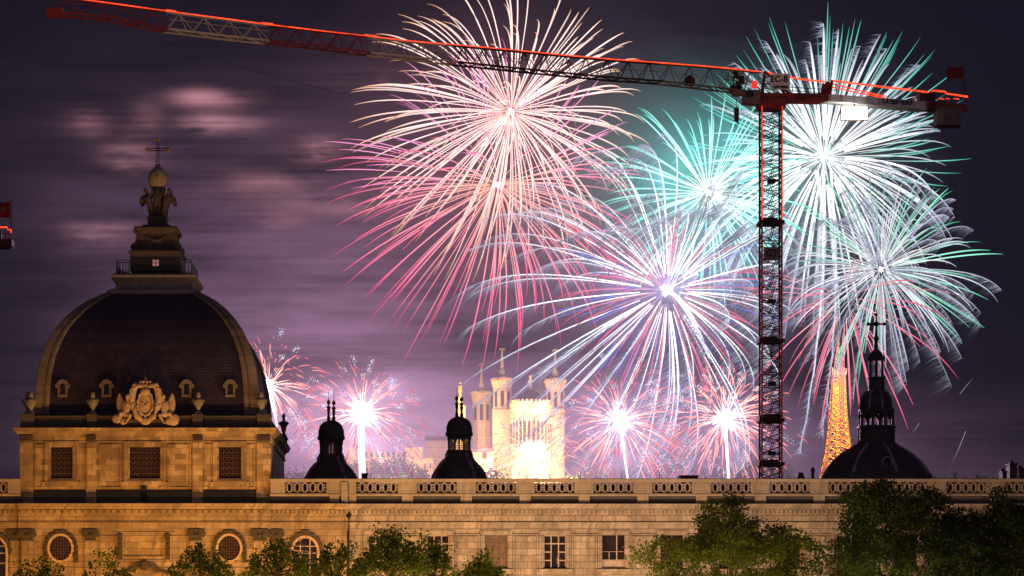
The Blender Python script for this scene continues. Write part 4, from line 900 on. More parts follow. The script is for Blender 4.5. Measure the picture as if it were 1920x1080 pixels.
# second crane: the end of its counter-jib at the left edge
d2 = 300.0
c2 = thing('tower_crane', 'red end of another crane\'s arm with LED tubes, cut by the left edge', 'crane', (X(-60,d2), d2-250, 0)); y2 = d2-250
m = MB(); m.box(X(-70,d2), X(24.5,d2), y2-.9, y2+.9, Z(463,d2), Z(450,d2)); m.box(X(-70,d2), X(22,d2), y2-.7, y2+.7, Z(466,d2), Z(463,d2)); m.build('counter_jib', plain('crane_deep_red', (.10,.012,.012), .55), c2)
m = MB(); m.path([(X(-70,d2),y2-1,Z(427,d2)), (X(17,d2),y2-1,Z(429,d2)), (X(17,d2),y2-1,Z(433.5,d2)), (X(24,d2),y2-1,Z(433.5,d2)), (X(23,d2),y2-1,Z(439,d2))], .085, 6); m.build('led_strip', LEDH, c2)
m = MB()
for px in (-30,-10,7,13,18,23): m.tube((X(px,d2),y2-.9,Z(450,d2)), (X(px,d2),y2-.9,Z(431 if px < 17 else 435,d2)), .06, 4)
m.tube((X(5,d2),y2-.9,Z(440,d2)), (X(24,d2),y2-.9,Z(443,d2)), .05, 4); m.build('guard_rail', RED, c2)
m = MB(); m.box(X(-30,d2), X(4,d2), y2-.6, y2+.6, Z(450,d2), Z(433,d2)); m.build('winch_box', DKST, c2)
m = MB(); mx = X(-60,d2); m.box(mx-1.1,mx+1.1,y2-1.1,y2+1.1,0,Z(463,d2)); m.build('mast', DKST, c2)
flag(-22, 19, 378, 408, 300, 21, 374, 450, 'red flag with pale print on a pole at the left edge', plain('bright_red_flag_cloth', (.40,.020,.015), .8, 0, .15, .5), [(1.5,2.6,391,398),(5.5,6.6,390,397.5),(6.6,9.5,390,391.4),(6.6,9,393,394.2),(9.5,10.6,390,397.5)])
m = MB(); pts = [P(400+26*i, 110 + 70*(i/10)**.9, 300) for i in range(11)]; m.path(pts, .018, 4); tag(m.build('cable', IRON), 'thin dark sagging cable against the purple cloud under the jib', 'cable')

# ------------------------------------------------------------------ the hilltop: basilica, chapel tower, houses, lattice tower
ST_BAS = stone('basilica_stone', (.66,.53,.38), (.54,.43,.31), (.30,.23,.16), 3.0, 1.5, .2, .2, .06)
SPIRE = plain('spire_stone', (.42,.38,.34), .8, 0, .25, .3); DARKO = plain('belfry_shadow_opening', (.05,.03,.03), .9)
dB = 1150.0; qB = 2e-4*dB
bz = lambda p, d=dB: Z(p, d)
bas = thing('basilica', 'floodlit pale hilltop basilica with four crenellated towers and a rounded apse', 'church', (X(990,dB), dB-250, bz(900)))
def btower(px, top, hw, d, spire_top, name='tower'):
    q = 2e-4*d; c = Vector((X(px,d), d-250, 0)); r = hw*q*1.05
    m = MB(); m.lathe(c, [(r, bz(915,d)), (r, bz(top+62,d)), (r*1.06, bz(top+61,d)), (r*1.06, bz(top+57,d)), (r*.97, bz(top+56,d)), (r*.97, bz(top+18,d)), (r*1.02, bz(top+16,d)), (r*1.13, bz(top+9,d)), (r*1.17, bz(top+4,d))], 8, None, PI/8)
    for i in range(24):
        a = 2*PI*i/24; x, y = c.x+r*1.08*math.cos(a), c.y+r*1.08*math.sin(a); m.box(x-.38, x+.38, y-.38, y+.38, bz(top+5,d), bz(top,d))
    t = m.build(name, ST_BAS, bas)
    for i in range(8):
        a = -PI/2 + i*PI/4
        if math.sin(a) > .3: continue
        rr = r*.97*math.cos(PI/8) + .06; u_ = Vector((-math.sin(a), math.cos(a), 0)); o_ = c + Vector((math.cos(a), math.sin(a), 0))*rr
        m = MB(); w = r*.17
        pts = [o_-u_*w+Vector((0,0,bz(top+54,d))), o_+u_*w+Vector((0,0,bz(top+54,d)))] + [o_+u_*w*math.cos(g)+Vector((0,0,bz(top+28,d)+w*1.4*math.sin(g))) for g in (0,.5,1.0,PI/2,PI-1.0,PI-.5,PI)]
        n_ = Vector((math.cos(a), math.sin(a), 0))*.12; m.grid([[p_-n_ for p_ in pts],[p_+n_ for p_ in pts]], True, True, True); fix_normals(m.build('belfry_opening', DARKO, t))
        m = MB(); arc = [o_+u_*w*1.35*math.cos(g)+Vector((0,0,bz(top+28,d)+w*1.8*math.sin(g))) for g in [PI*j/8 for j in range(9)]]; m.path(arc, .22, 5); m.build('arch', ST_BAS, t)
    m = MB(); m.lathe(c, [(r*.62, bz(top+2,d)), (r*.60, bz(top-4,d)), (r*.34, bz(top-6,d)), (r*.30, bz(top-16,d)), (r*.2, bz(top-17,d)), (r*.09, bz(spire_top+9,d)), (r*.05, bz(spire_top+3,d))], 8, None, PI/8)
    z = bz(spire_top+3,d); m.box(c.x-.3, c.x+.3, c.y-.2, c.y+.2, bz(spire_top+10,d), bz(spire_top,d)); m.box(c.x-1.25, c.x+1.25, c.y-.2, c.y+.2, z-.3, z+.3); m.build('spire', SPIRE, t)
btower(902.5, 735, 17, 1185, 681); btower(941.5, 710, 17.5, 1155, 652); btower(1041, 712, 17.5, 1150, 654); btower(1013, 730, 17, 1190, 688)
m = MB(); m.box(X(925,dB), X(1058,dB), dB-249, dB-210, bz(915), bz(768)); m.extrude([(dB-249.5,bz(768)),(dB-209.5,bz(768)),(dB-229.5,bz(748))], X(930,dB), X(1055,dB)); m.build('nave', ST_BAS, bas)
ap = Vector((X(995,dB-14), dB-264, 0)); rA = 36*qB
m = MB(); m.lathe(ap, [(rA, bz(915)), (rA, bz(850)), (rA*1.03, bz(848)), (rA*1.03, bz(845)), (rA*.97, bz(844)), (rA*.97, bz(785)), (rA*1.05, bz(781)), (rA*1.06, bz(770)), (rA*1.1, bz(767)), (rA*1.1, bz(762)), (rA*.95, bz(761))], 28)
for i in range(28):
    a = 2*PI*i/28; x, y = ap.x+rA*1.02*math.cos(a), ap.y+rA*1.02*math.sin(a); m.tube((x,y,bz(845)), (x,y,bz(784)), .42, 5); m.box(x-.45, x+.45, y-.45, y+.45, bz(763), bz(758))
aps = m.build('apse', ST_BAS, bas)
for i in range(14):
    a = -PI + PI*(i+.5)/14; x, y = ap.x+rA*.975*math.cos(a), ap.y+rA*.975*math.sin(a); m = MB(); m.path([(x,y,bz(838)), (x,y,bz(802)), (x,y,bz(797))], [.9,.9,.3], 8); m.build('window', DARKO, aps)
m = MB(); m.lathe(ap, [(rA*1.0, bz(761)), (rA*.62, bz(750)), (rA*.14, bz(737)), (rA*.12, bz(733))], 20); m.build('roof', plain('grey_lead_cone_roof', (.10,.10,.11), .6), bas)
m = MB(); c_ = ap.copy(); S_ = qB
m.capsule((c_.x,c_.y,bz(733)), (c_.x,c_.y,bz(722)), 2.6*S_, 2.0*S_); m.capsule((c_.x,c_.y,bz(722)), (c_.x,c_.y,bz(715)), 1.8*S_, 1.6*S_); m.ball((c_.x,c_.y,bz(711)), 1.6*S_, 8, 6)
m.capsule((c_.x-1.4*S_,c_.y,bz(716)), (c_.x-4.5*S_,c_.y,bz(710)), .9*S_, .7*S_); m.capsule((c_.x+1.4*S_,c_.y,bz(716)), (c_.x+2.5*S_,c_.y,bz(704)), .9*S_, .6*S_)
wing_mesh(m, (c_.x-1*S_,c_.y+.4,bz(718)), (c_.x-6*S_,c_.y+.4,bz(725)), 1.6*S_, .2); wing_mesh(m, (c_.x+1*S_,c_.y+.4,bz(718)), (c_.x+6*S_,c_.y+.4,bz(724)), 1.6*S_, .2)
remesh(m.build('angel', plain('pale_bronze_angel', (.5,.5,.45), .6), bas), .18)
# old chapel tower with gilt statue
dC = 1165.0; qC = 2e-4*dC; c_ = Vector((X(863,dC), dC-250, 0))
cht = thing('chapel_tower', 'golden-lit chapel tower topped by a gilt statue, behind the right roof turret', 'tower', (c_.x, c_.y, bz(900,dC)))
m = MB(); m.square(c_.x, c_.y, [(14*qC,bz(915,dC)),(14*qC,bz(797,dC)),(15*qC,bz(796,dC)),(15*qC,bz(793,dC)),(10*qC,bz(792,dC)),(9*qC,bz(768,dC)),(10*qC,bz(767,dC)),(10*qC,bz(764,dC)),(4.5*qC,bz(756,dC)),(4*qC,bz(745,dC))]); m.build('shaft', ST_BAS, cht)
m = MB(); m.capsule((c_.x,c_.y,bz(745,dC)), (c_.x,c_.y,bz(728,dC)), 3.6*qC, 2.6*qC); m.capsule((c_.x-2.6*qC,c_.y,bz(724,dC)), (c_.x+2.6*qC,c_.y,bz(724,dC)), 1.8*qC, 1.8*qC); m.ball((c_.x,c_.y,bz(717.5,dC)), 2.3*qC, 8, 6)
for s_ in (-1,1): m.capsule((c_.x+s_*2.8*qC,c_.y,bz(724,dC)), (c_.x+s_*3.6*qC,c_.y-.6,bz(735,dC)), 1.0*qC, .7*qC)
remesh(m.build('gilt_statue', plain('gilt_bronze', (.75,.48,.13), .45, .3), cht), .2)
# small yellow-lit house and church wing
dH = 1120.0; qH = 2e-4*dH
ho = thing('hilltop_house', 'amber-lit house with a low dark roof and an arched window left of the basilica', 'house', (X(905,dH), dH-250, bz(900,dH)))
m = MB(); m.box(X(884,dH), X(925,dH), dH-250, dH-240, bz(915,dH), bz(848,dH)); m.build('wall', ST_BAS, ho)
m = MB(); m.extrude([(dH-251,bz(848,dH)),(dH-239,bz(848,dH)),(dH-245,bz(839,dH))], X(882,dH), X(927,dH)); m.box(X(887,dH),X(896,dH),dH-246,dH-242,bz(842,dH),bz(832,dH)); m.build('roof', ROOFRIB, ho)
m = MB(); m.box(X(905,dH), X(913,dH), dH-250.2, dH-250.05, bz(861,dH), bz(852,dH)); m.disc((X(909,dH), bz(852,dH)), 4*qH, 4*qH, dH-250.2, dH-250.05, 12, 0, PI); m.build('window', DARKO, ho)
for px in (903, 908, 912):
    m = MB(); m.box(X(px,dH), X(px+2,dH), dH-250.2, dH-250.05, bz(878,dH), bz(873,dH)); m.build('window', DARKO, ho)
# long palace
dP = 1170.0; qP = 2e-4*dP
pal = thing('hilltop_palace', 'long warm-lit palace with two end pavilions on the hill behind the left spark fountain', 'building', (X(725,dP), dP-250, bz(900,dP)))
m = MB(); m.box(X(672,dP), X(763,dP), dP-250, dP-238, bz(915,dP), bz(858,dP)); m.box(X(670,dP), X(765,dP), dP-250.4, dP-238, bz(859,dP), bz(857,dP)); m.build('main_range', ST_BAS, pal)
for a, b in ((650,676), (761,792), (792,812)):
    m = MB(); t0 = 842 if b < 800 else 862
    m.box(X(a,dP), X(b,dP), dP-253, dP-238, bz(915,dP), bz(t0,dP)); m.box(X(a-1,dP), X(b+1,dP), dP-253.4, dP-238, bz(t0+1,dP), bz(t0-1.5,dP)); pv = m.build('pavilion', ST_BAS, pal)
    for px in ((a+b)/2-5, (a+b)/2+5):
        m = MB(); m.box(X(px-1.2,dP), X(px+1.2,dP), dP-253.2, dP-253.03, bz(880,dP), bz(870,dP)); m.build('window', DARKO, pv)
m = MB(); m.extrude([(dP-250,bz(857,dP)),(dP-238,bz(857,dP)),(dP-244,bz(846,dP))], X(672,dP), X(763,dP)); rf = m.build('roof', ROOFRIB, pal)
for i in range(8):
    px = 681 + i*10.4; m = MB(); m.box(X(px-2.6,dP), X(px+2.6,dP), dP-250.4, dP-247, bz(857,dP), bz(848.5,dP)); m.box(X(px-3,dP), X(px+3,dP), dP-250.6, dP-247, bz(848.5,dP), bz(847.4,dP)); m.build('dormer', ST_BAS, rf)
for i in range(9):
    px = 678 + i*10; m = MB(); m.box(X(px-1,dP), X(px+1,dP), dP-250.2, dP-250.03, bz(878,dP), bz(868,dP)); m.build('window', DARKO, pal)
m = MB(); d_ = 1230.0; m.box(X(798,d_), X(842,d_), d_-250, d_-235, bz(900,d_), bz(826,d_)); m.extrude([(d_-251,bz(826,d_)),(d_-234,bz(826,d_)),(d_-242,bz(815,d_))], X(797,d_), X(843,d_)); tag(m.build('hilltop_building', ST_BAS), 'faint hazy building on the hill between the palace and the basilica', 'building')
# lattice tower
dL = 1190.0; qL = 2e-4*dL; xL = 1572.0; c_ = Vector((X(xL,dL), dL-250, 0)); lz = lambda p: Z(p, dL)
lt_ = thing('lattice_tower', 'orange-lit lattice steel tower with a pale mast, beside the dark chapel dome', 'tower', (c_.x, c_.y, lz(930)))
STEEL = plain('lattice_steel_paint', (.52,.31,.10), .6, .1, .3, .3); PALES = plain('pale_mast_cladding', (.42,.38,.33), .6)
def lw(py): 
    t = (py-705)/(900-705); return (10.5 + 5*t + 16*max(0,t)**2.6)*qL
ps = [930, 905, 886, 868, 851, 835, 820, 806, 793, 781, 770, 759, 749, 739, 730, 721, 713, 705]
m = MB()
for a, b in zip(ps, ps[1:]):
    wa, wb = lw(a), lw(b); za, zb_ = lz(a), lz(b); th = .34
    ca_ = [Vector((c_.x+sx*wa, c_.y+sy*wa, za)) for sx, sy in ((-1,-1),(1,-1),(1,1),(-1,1))]; cb_ = [Vector((c_.x+sx*wb, c_.y+sy*wb, zb_)) for sx, sy in ((-1,-1),(1,-1),(1,1),(-1,1))]
    for i in range(4):
        j = (i+1) % 4; m.tube(ca_[i], cb_[i], .5, 4); m.tube(ca_[i], cb_[j], th, 4); m.tube(ca_[j], cb_[i], th, 4); m.tube(cb_[i], cb_[j], .26, 4); m.tube((ca_[i]+ca_[j])/2, (cb_[i]+cb_[j])/2, .18, 4)
m.build('lattice', STEEL, lt_)
m = MB(); m.square(c_.x, c_.y, [(11*qL,lz(706)),(14*qL,lz(703)),(14*qL,lz(700)),(13*qL,lz(697)),(9*qL,lz(696))])
for i in range(9): 
    x = c_.x-13*qL+26*qL*i/8; m.tube((x,c_.y-13*qL,lz(698)), (x,c_.y-13*qL,lz(690+ (i%3))), .3, 4)
m.build('gallery', PALES, lt_)
m = MB(); m.lathe(c_, [(7*qL,lz(697)),(6.4*qL,lz(665)),(4.5*qL,lz(663)),(4.5*qL,lz(650)),(3.2*qL,lz(648)),(3*qL,lz(632)),(1.2*qL,lz(630)),(.7*qL,lz(612))], 10)
for p_ in (690,683,676,669): m.lathe(c_, [(7.2*qL,lz(p_)),(7.2*qL,lz(p_-1.5))], 10)
m.build('mast', PALES, lt_)
for p_, e in ((880, 12000), (845, 8500), (812, 7000), (784, 6000), (758, 5500), (732, 5000)):
    lamp('lattice_tower_lamp_light', (c_.x, c_.y-1.0, lz(p_)), e, (1,.33,.03), .5)
for sx in (-1,1): lamp('lattice_tower_flood_light', (c_.x+sx*26, c_.y-34, lz(885)), 20000, (1,.34,.035), 1)
lamp('lattice_mast_light', (c_.x-4, c_.y-22, lz(712)), 42000, (1,.78,.58), .6)
# floodlights of the hilltop buildings
for px, py, d_, e, c in ((930,893,1118,26000,(1,.54,.22)), (1062,893,1122,26000,(1,.54,.22)), (905,800,1150,2600,(1,.55,.35)), (960,772,1118,7000,(1,.52,.24)), (1036,772,1122,7000,(1,.52,.24)),
                         (905,893,1106,9000,(1,.50,.07)), (864,812,1146,6500,(1,.62,.12)), (864,752,1156,1500,(1,.66,.16)), (690,893,1150,6500,(1,.60,.26)), (770,893,1145,8000,(1,.55,.20)), (820,850,1205,2500,(1,.6,.3))):
    lamp('hilltop_flood_light', tuple(P(px, py, d_)), e*6.0, c, .8)

# ------------------------------------------------------------------ trees
def leaf_mat(name, c1, c2):
    m = bpy.data.materials.new(name); m.use_nodes = True; k = NT(m.node_tree)
    tc = k.n('ShaderNodeTexCoord'); f = k.noise(tc.outputs['Object'], 1.1, 3, .6)
    col = k.mix(k.rng(f, .35, .65, 0, 1), (*c1, 1), (*c2, 1))
    b = k.n('ShaderNodeBsdfDiffuse'); k.l(col, b.inputs[0]); t = k.n('ShaderNodeBsdfTranslucent'); k.l(col, t.inputs[0])
    x = k.n('ShaderNodeMixShader'); x.inputs[0].default_value = .42; k.l(b.outputs[0], x.inputs[1]); k.l(t.outputs[0], x.inputs[2])
    k.l(x.outputs[0], k.n('ShaderNodeOutputMaterial').inputs[0]); return m
LEAF = leaf_mat('plane_tree_leaf', (.058,.092,.013), (.105,.132,.020)); LEAFD = leaf_mat('dark_tree_leaf', (.038,.066,.018), (.058,.088,.026))
BARK = plain('tree_bark', (.05,.04,.03), .9)
def tree(px, top, hw, d, label, mat, sparse=False, seed=1, crown_h=None, leaf=.30, dens=1.0):
    r = np.random.default_rng(seed); q = 2e-4*d; y0 = d-250; x0 = X(px, d); zt = Z(top, d)
    rx = hw*q; rz = crown_h or min(6.5, max(3.0, rx*1.0)); zc = zt - rz
    t = thing('quay_tree', label, 'tree', (x0, y0, 0), 'trees along the quay')
    m = MB(); m.path([(x0,y0,0),(x0+.1,y0,2.5),(x0-.1,y0+.1,zc-rz*.5),(x0,y0,zc)], [.34,.27,.2,.12], 8)
    V = []; n = int((11 if sparse else 34)*rx*dens)
    cl = []
    for i in range(n):
        u = r.normal(size=3); u /= np.linalg.norm(u)
        if u[2] < -.5: u[2] *= -1
        rr = r.uniform(.35, 1.0)**.55 * (1 + .16*math.sin(u[0]*7+seed) + .14*math.sin(u[2]*9+seed*2))
        c = np.array([x0 + u[0]*rx*rr, y0 + u[1]*rx*.8*rr, zc + u[2]*rz*min(rr, 1.0)]); cl.append((c, r.uniform(.35,.75) if sparse else r.uniform(.5,.95)))
    if sparse:      # thin upright sprigs above a loose crown
        cl = [e for e in cl if r.random() < .62]
        for i in range(int(6*rx*dens)+3):
            bx = x0 + r.uniform(-1,1)*rx*.9; by = y0 + r.uniform(-1,1)*rx*.6; e0 = 1-abs(bx-x0)/rx
            h0 = zc + rz*(.15+.75*e0*r.uniform(.5,1.05))
            ln = r.normal()*.10
            for s_ in range(6): cl.append((np.array([bx + ln*s_ + r.normal()*.10*s_, by + r.normal()*.2, h0 - s_*.36]), .20+.07*s_))
    step = max(1, len(cl)//26)
    for c, s_ in cl[::step]:
        b0 = np.array([x0, y0, zc - rz*r.uniform(.1,.7)]); mid = b0*.45 + c*.55 + np.array([0,0,-.25]); m.path([tuple(b0), tuple(mid), tuple(c)], [.09,.055,.02], 5)
    m.build('trunk', BARK, t)
    for c, s_ in cl:
        k_ = int((50 if sparse else 95)*s_); P0 = c + r.normal(size=(k_,3))*np.array([s_,s_,s_*.72])*(.68 if sparse else .55)
        A_ = r.normal(size=(k_,3)); A_ /= np.linalg.norm(A_, axis=1)[:,None]; B_ = np.cross(A_, r.normal(size=(k_,3))); B_ /= np.linalg.norm(B_, axis=1)[:,None]
        L_ = r.uniform(.6,1.2,(k_,1))*leaf
        V.append(np.stack([P0-A_*L_*.5, P0+B_*L_*.36, P0+A_*L_*.5, P0-B_*L_*.36], 1).reshape(-1,3))
    V = np.concatenate(V); nf = len(V)//4
    me = bpy.data.meshes.new('crown'); me.vertices.add(len(V)); me.vertices.foreach_set('co', V.astype(np.float32).ravel())
    me.loops.add(nf*4); me.loops.foreach_set('vertex_index', np.arange(nf*4, dtype=np.int32)); me.polygons.add(nf); me.polygons.foreach_set('loop_start', np.arange(0, nf*4, 4, dtype=np.int32))
    me.materials.append(mat); me.update(); me.validate(); o = bpy.data.objects.new('crown', me); COL.objects.link(o); adopt(o, t)
dt = 222.0
tree(72, 1036, 62, dt, 'thin-leaved young tree in front of the left oval window', LEAF, True, 11, None, .3, .85)
tree(200, 1034, 58, dt, 'thin-leaved young tree below the stone wall panel, left of the arched scroll', LEAF, True, 12, None, .3, .85)
tree(378, 1014, 68, dt, 'thin-leaved young tree in front of the right oval window', LEAF, True, 13, None, .3, .85)
tree(522, 998, 62, dt, 'loose green tree overlapping the arched window', LEAF, True, 14, None, .3, .95)
tree(632, 1004, 52, dt, 'loose green tree in front of the downpipe', LEAF, True, 15, None, .3, .95)
tree(738, 984, 64, dt, 'loose green tree covering the first window right of the downpipe', LEAF, True, 16, None, .3, 1.2)
tree(812, 980, 34, dt+2, 'slender green tree with an upright tip in front of the second window', LEAF, True, 17, 4.2, .3, 1.3)
tree(905, 1030, 62, dt, 'low loose tree in front of the brown-blinded window', LEAF, True, 18, None, .3, 1.2)
tree(1368, 942, 150, dt, 'big round bushy tree hiding windows in the middle of the wing', LEAF, False, 21, 6.6, .27, 1.9)
tree(1672, 904, 152, dt, 'large dark tree reaching above the balustrade, below the chapel dome', LEAFD, False, 22, 8.0, .27, 2.3)
tree(1808, 962, 70, dt-1, 'dark lower tree between the two tallest trees at the right', LEAFD, False, 24, 5.0, .27, 2.2)
tree(1905, 903, 78, dt, 'dark tree cut by the right edge of the view', LEAFD, False, 23, 8.0, .27, 2.2)
# hillside woods: a mass nobody could count
r = np.random.default_rng(5); m = MB()
for a, b, t0, d_, n in ((655,800,868,1140,170), (1060,1440,880,1120,170), (1380,1480,862,1130,60), (880,960,884,1100,50), (520,660,884,1120,60), (1480,1920,893,1120,120)):
    for i in range(n):
        px = r.uniform(a, b); e = math.sin(PI*(px-a)/(b-a))**.5; py = t0 + (1-e)*22 + r.uniform(0, 26); dd = d_ + r.uniform(-25, 25)
        c = P(px, py, dd); s_ = r.uniform(1.2, 3.0)
        for j in range(26):
            o_ = Vector(r.normal(size=3))*s_*.6; u_ = Vector(r.normal(size=3)).normalized()*.6; w_ = Vector(r.normal(size=3)).normalized()*.6
            m.quad(c+o_-u_, c+o_+w_, c+o_+u_, c+o_-w_)
tag(m.build('hillside_woods', LEAFD), 'dark woods on the hillside below the palace and basilica', 'woods', None, 'stuff')

# ------------------------------------------------------------------ fireworks (stars burning along their flight, real trajectories in space)
T_GOLD = trail_mat('gold_star_light', [(0,(1,.50,.42)),(.15,(1,.70,.67)),(.6,(1,.74,.68)),(.82,(1,.56,.36)),(1,(.75,.33,.12))], 1.85, .9)
T_PINK = trail_mat('pink_star_light', [(0,(1,.42,.28)),(.15,(1,.46,.42)),(.5,(1,.24,.38)),(.8,(1,.13,.30)),(1,(.85,.09,.34))], 1.55, .95)
T_MAG = trail_mat('magenta_star_light', [(0,(1,.6,.66)),(.4,(1,.42,.66)),(1,(.85,.18,.55))], 1.3, .85)
T_TEAL = trail_mat('teal_star_light', [(0,(1,.80,.70)),(.15,(.72,1,.97)),(.5,(.45,.98,.90)),(.8,(.15,.85,.68)),(1,(.03,.55,.40))], 1.7, .8)
T_GREEN = trail_mat('green_star_light', [(0,(.7,1,.85)),(.4,(.35,.95,.7)),(1,(.05,.62,.38))], 1.5, .8)
T_WHITE = trail_mat('white_star_light', [(0,(1,.95,.92)),(.4,(.9,.94,1)),(1,(.62,.68,.95))], 2.0, .7)
T_SILV = trail_mat('silver_spark_light', [(0,(.80,.82,1)),(.5,(.50,.52,.74)),(1,(.22,.22,.36))], .8, .2)
T_PLUME = trail_mat('plume_edge_light', [(0,(.8,.82,1)),(.6,(.75,.78,1)),(1,(.6,.62,.9))], .75, .8)
T_BLUE = trail_mat('blue_star_light', [(0,(.6,.6,1)),(.5,(.25,.32,1)),(1,(.16,.22,.85))], 1.3, .7)
T_ROSE = trail_mat('rose_star_light', [(0,(1,.6,.6)),(.4,(1,.25,.36)),(1,(.85,.10,.24))], 1.4, .8)
T_MINE = trail_mat('mine_spark_light', [(0,(1,.9,.85)),(.25,(1,.66,.56)),(.55,(1,.34,.30)),(1,(.85,.15,.22))], 2.4, .9)
T_MINEG = trail_mat('amber_spark_light', [(0,(1,.95,.85)),(.4,(1,.72,.42)),(1,(.9,.34,.15))], 2.2, .8)
CORE = emit('burst_core_light', (1,.95,.92), 6); CRACK = emit('crackle_light', (.80,.86,1), 1.6); COLUMN = trail_mat('launch_column_light', [(0,(1,.95,.95)),(.5,(1,.80,.84)),(1,(1,.62,.72))], 4, 1.6)
def sphere_dir(r):
    u = r.normal(size=3); return u/np.linalg.norm(u)
class Burst:
    def __init__(s, label, px, py, d, seed, name='firework_burst'):
        s.c = np.array(P(px, py, d)); s.q = 2e-4*d; s.d = d; s.r = np.random.default_rng(seed); s.label = label
        s.t = thing(name, label, 'firework', tuple(s.c)); s.trails = []
    def flight(s, u, R, t, k=1.6, grav=40, wind=(0,0)):
        g = (1-np.exp(-k*t))/(1-math.exp(-k)); t2 = t**2.0
        return s.c + (np.outer(g, u)*R + np.outer(t2, (wind[0], 0, wind[1]-grav)))*s.q
    def stars(s, n, R, mat, rad=1.1, t0=.02, grav=40, wind=(0,0), k=1.6, var=.12, ok=None, seg=12, off=(0,0), flat=1.0, tip=.25, dash=None):
        i = 0
        while i < n:
            u = sphere_dir(s.r)
            if ok and not ok(u): continue
            u[1] *= flat; u /= np.linalg.norm(u); i += 1
            T0 = t0*s.r.uniform(.6,1.5) if t0 > .05 else t0; T1 = s.r.uniform(1-var*1.2, 1)
            if dash: T0 = s.r.uniform(*dash[:2]); T1 = min(1.05, T0 + s.r.uniform(*dash[2:]))
            t = np.linspace(T0, T1, seg)
            p = s.flight(u, R*s.r.uniform(1-var, 1+var*.4), t, k, grav, wind) + np.array([off[0],0,off[1]])*s.q
            a = np.linspace(0, 1, seg); w = rad*s.q*np.clip(.30+a*1.6, 0, 1)*np.where(a > .72, 1-(a-.72)/.28*(1-tip), 1)*s.r.uniform(.75,1.2)
            s.trails.append((p, w, t, mat, None))
    def comets(s, n, R, mat, comb, rad=1.2, t0=.04, grav=60, wind=(0,0), k=2.0, var=.15, ok=None, drift=(-50,-38), seg=12, crad=.30, tmin=.15, off=(0,0), dmax=1.0):
        """thick willow stars shedding fine silver sparks that drift off on the wind"""
        i = 0
        while i < n:
            u = sphere_dir(s.r)
            if ok and not ok(u): continue
            i += 1; t = np.linspace(t0, 1, seg); R_ = R*s.r.uniform(1-var, 1+var*.4)
            o_ = np.array([off[0],0,off[1]])*s.q
            p = s.flight(u, R_, t, k, grav, wind) + o_; a = np.linspace(0,1,seg)
            w = rad*s.q*np.sin(np.clip(.18+a*.82, 0, 1)*PI)**.6; tt = np.sort(s.r.uniform(tmin, 1, comb)); st = s.flight(u, R_, tt, k, grav, wind) + o_; sp = []; dk, dl = s.r.uniform(.45,1.2), s.r.uniform(.4,1.3)
            for b, x in zip(st, tt):
                L = (.25 + .9*x)*s.r.uniform(.45, 1.15)*dmax; e = np.array([drift[0]*dk+s.r.normal()*4, s.r.normal()*10, drift[1]*dl+s.r.normal()*4])*L*s.q
                sp.append((b, b+e*.5+np.array([0,0,.8])*s.q*L, b+e, crad*s.q))
            s.trails.append((p, w, t, mat, sp))
    def crackle(s, n, R0, R1, per=26, spread=9, size=.62, ok=None, grav=18):
        m = MB(); i = 0
        while i < n:
            u = sphere_dir(s.r)
            if ok and not ok(u): continue
            i += 1; R = s.r.uniform(R0, R1); e = s.flight(u, R, np.array([s.r.uniform(.86,1.05)]), 1.4, grav)[0]; along = np.array([u[0], u[1], u[2]-.5])
            for j in range(per):
                c = e + (along*s.r.normal()*spread*.9 + s.r.normal(size=3)*spread*.36)*s.q; z = size*s.q*s.r.uniform(.5,1.4)
                k0 = len(m.v); m.v += [tuple(c+np.array(o)*z) for o in ((1,0,0),(-1,0,0),(0,1,0),(0,-1,0),(0,0,1),(0,0,-1))]
                m.f += [(k0+a,k0+b,k0+c_) for a,b,c_ in ((0,2,4),(2,1,4),(1,3,4),(3,0,4),(2,0,5),(1,2,5),(3,1,5),(0,3,5))]
        tag(m.build('crackle_sparks', CRACK, s.t), None, None, None, 'stuff')
    def core(s, r, power, color, size=1.0, mat=None, off=(0,0)):
        m = MB(); c = s.c + np.array([off[0],0,off[1]])*s.q
        for i in range(int(50 + r*3)):
            u = sphere_dir(s.r); L = r*s.r.uniform(.45,1.5); a = c + u*r*.10*s.q; m.tube(tuple(a), tuple(c+u*L*s.q), .07*r*s.q, 4, .02*s.q)
        m.build('burst_core', mat or CORE, s.t); lamp('burst_light', tuple(c + np.array([0, -(14 + 1.6*r)*s.q, 0])), power, color, max(.6, r*.25*s.q))
    def glow(s, n, R, power, color, lift=0):
        """the stars themselves give light: n lamps spread through the burst"""
        for i in range(n):
            a = 2*PI*(i+.3)/n; rr = R*s.r.uniform(.55, 1.0)
            lamp('star_light', tuple(s.c + np.array([rr*math.cos(a), -s.r.uniform(.2,.9)*R, rr*math.sin(a)+lift])*s.q), power/n, color, 2.0)
    def column(s, x1, y1, w0, w1, wob=0):
        c = s.c; e = np.array(P(x1, y1, s.d)); m = MB(); at = []
        for i in range(5):
            o0, o1 = s.r.normal()*w0*.35, s.r.normal()*w1*.5
            pts = [c + (e-c)*f + np.array([(o0*(1-f)+o1*f) + wob*math.sin(f*9+i), s.r.normal()*.5, 0])*s.q for f in np.linspace(0,1,14)]
            m.path([tuple(q_) for q_ in pts], [max(.25, (w0*(1-f)+w1*f)*.30)*s.q for f in np.linspace(0,1,14)], 6)
            for f in np.linspace(0,1,14): at += [f]*6
        m.build('launch_column', COLUMN, s.t, False, at)
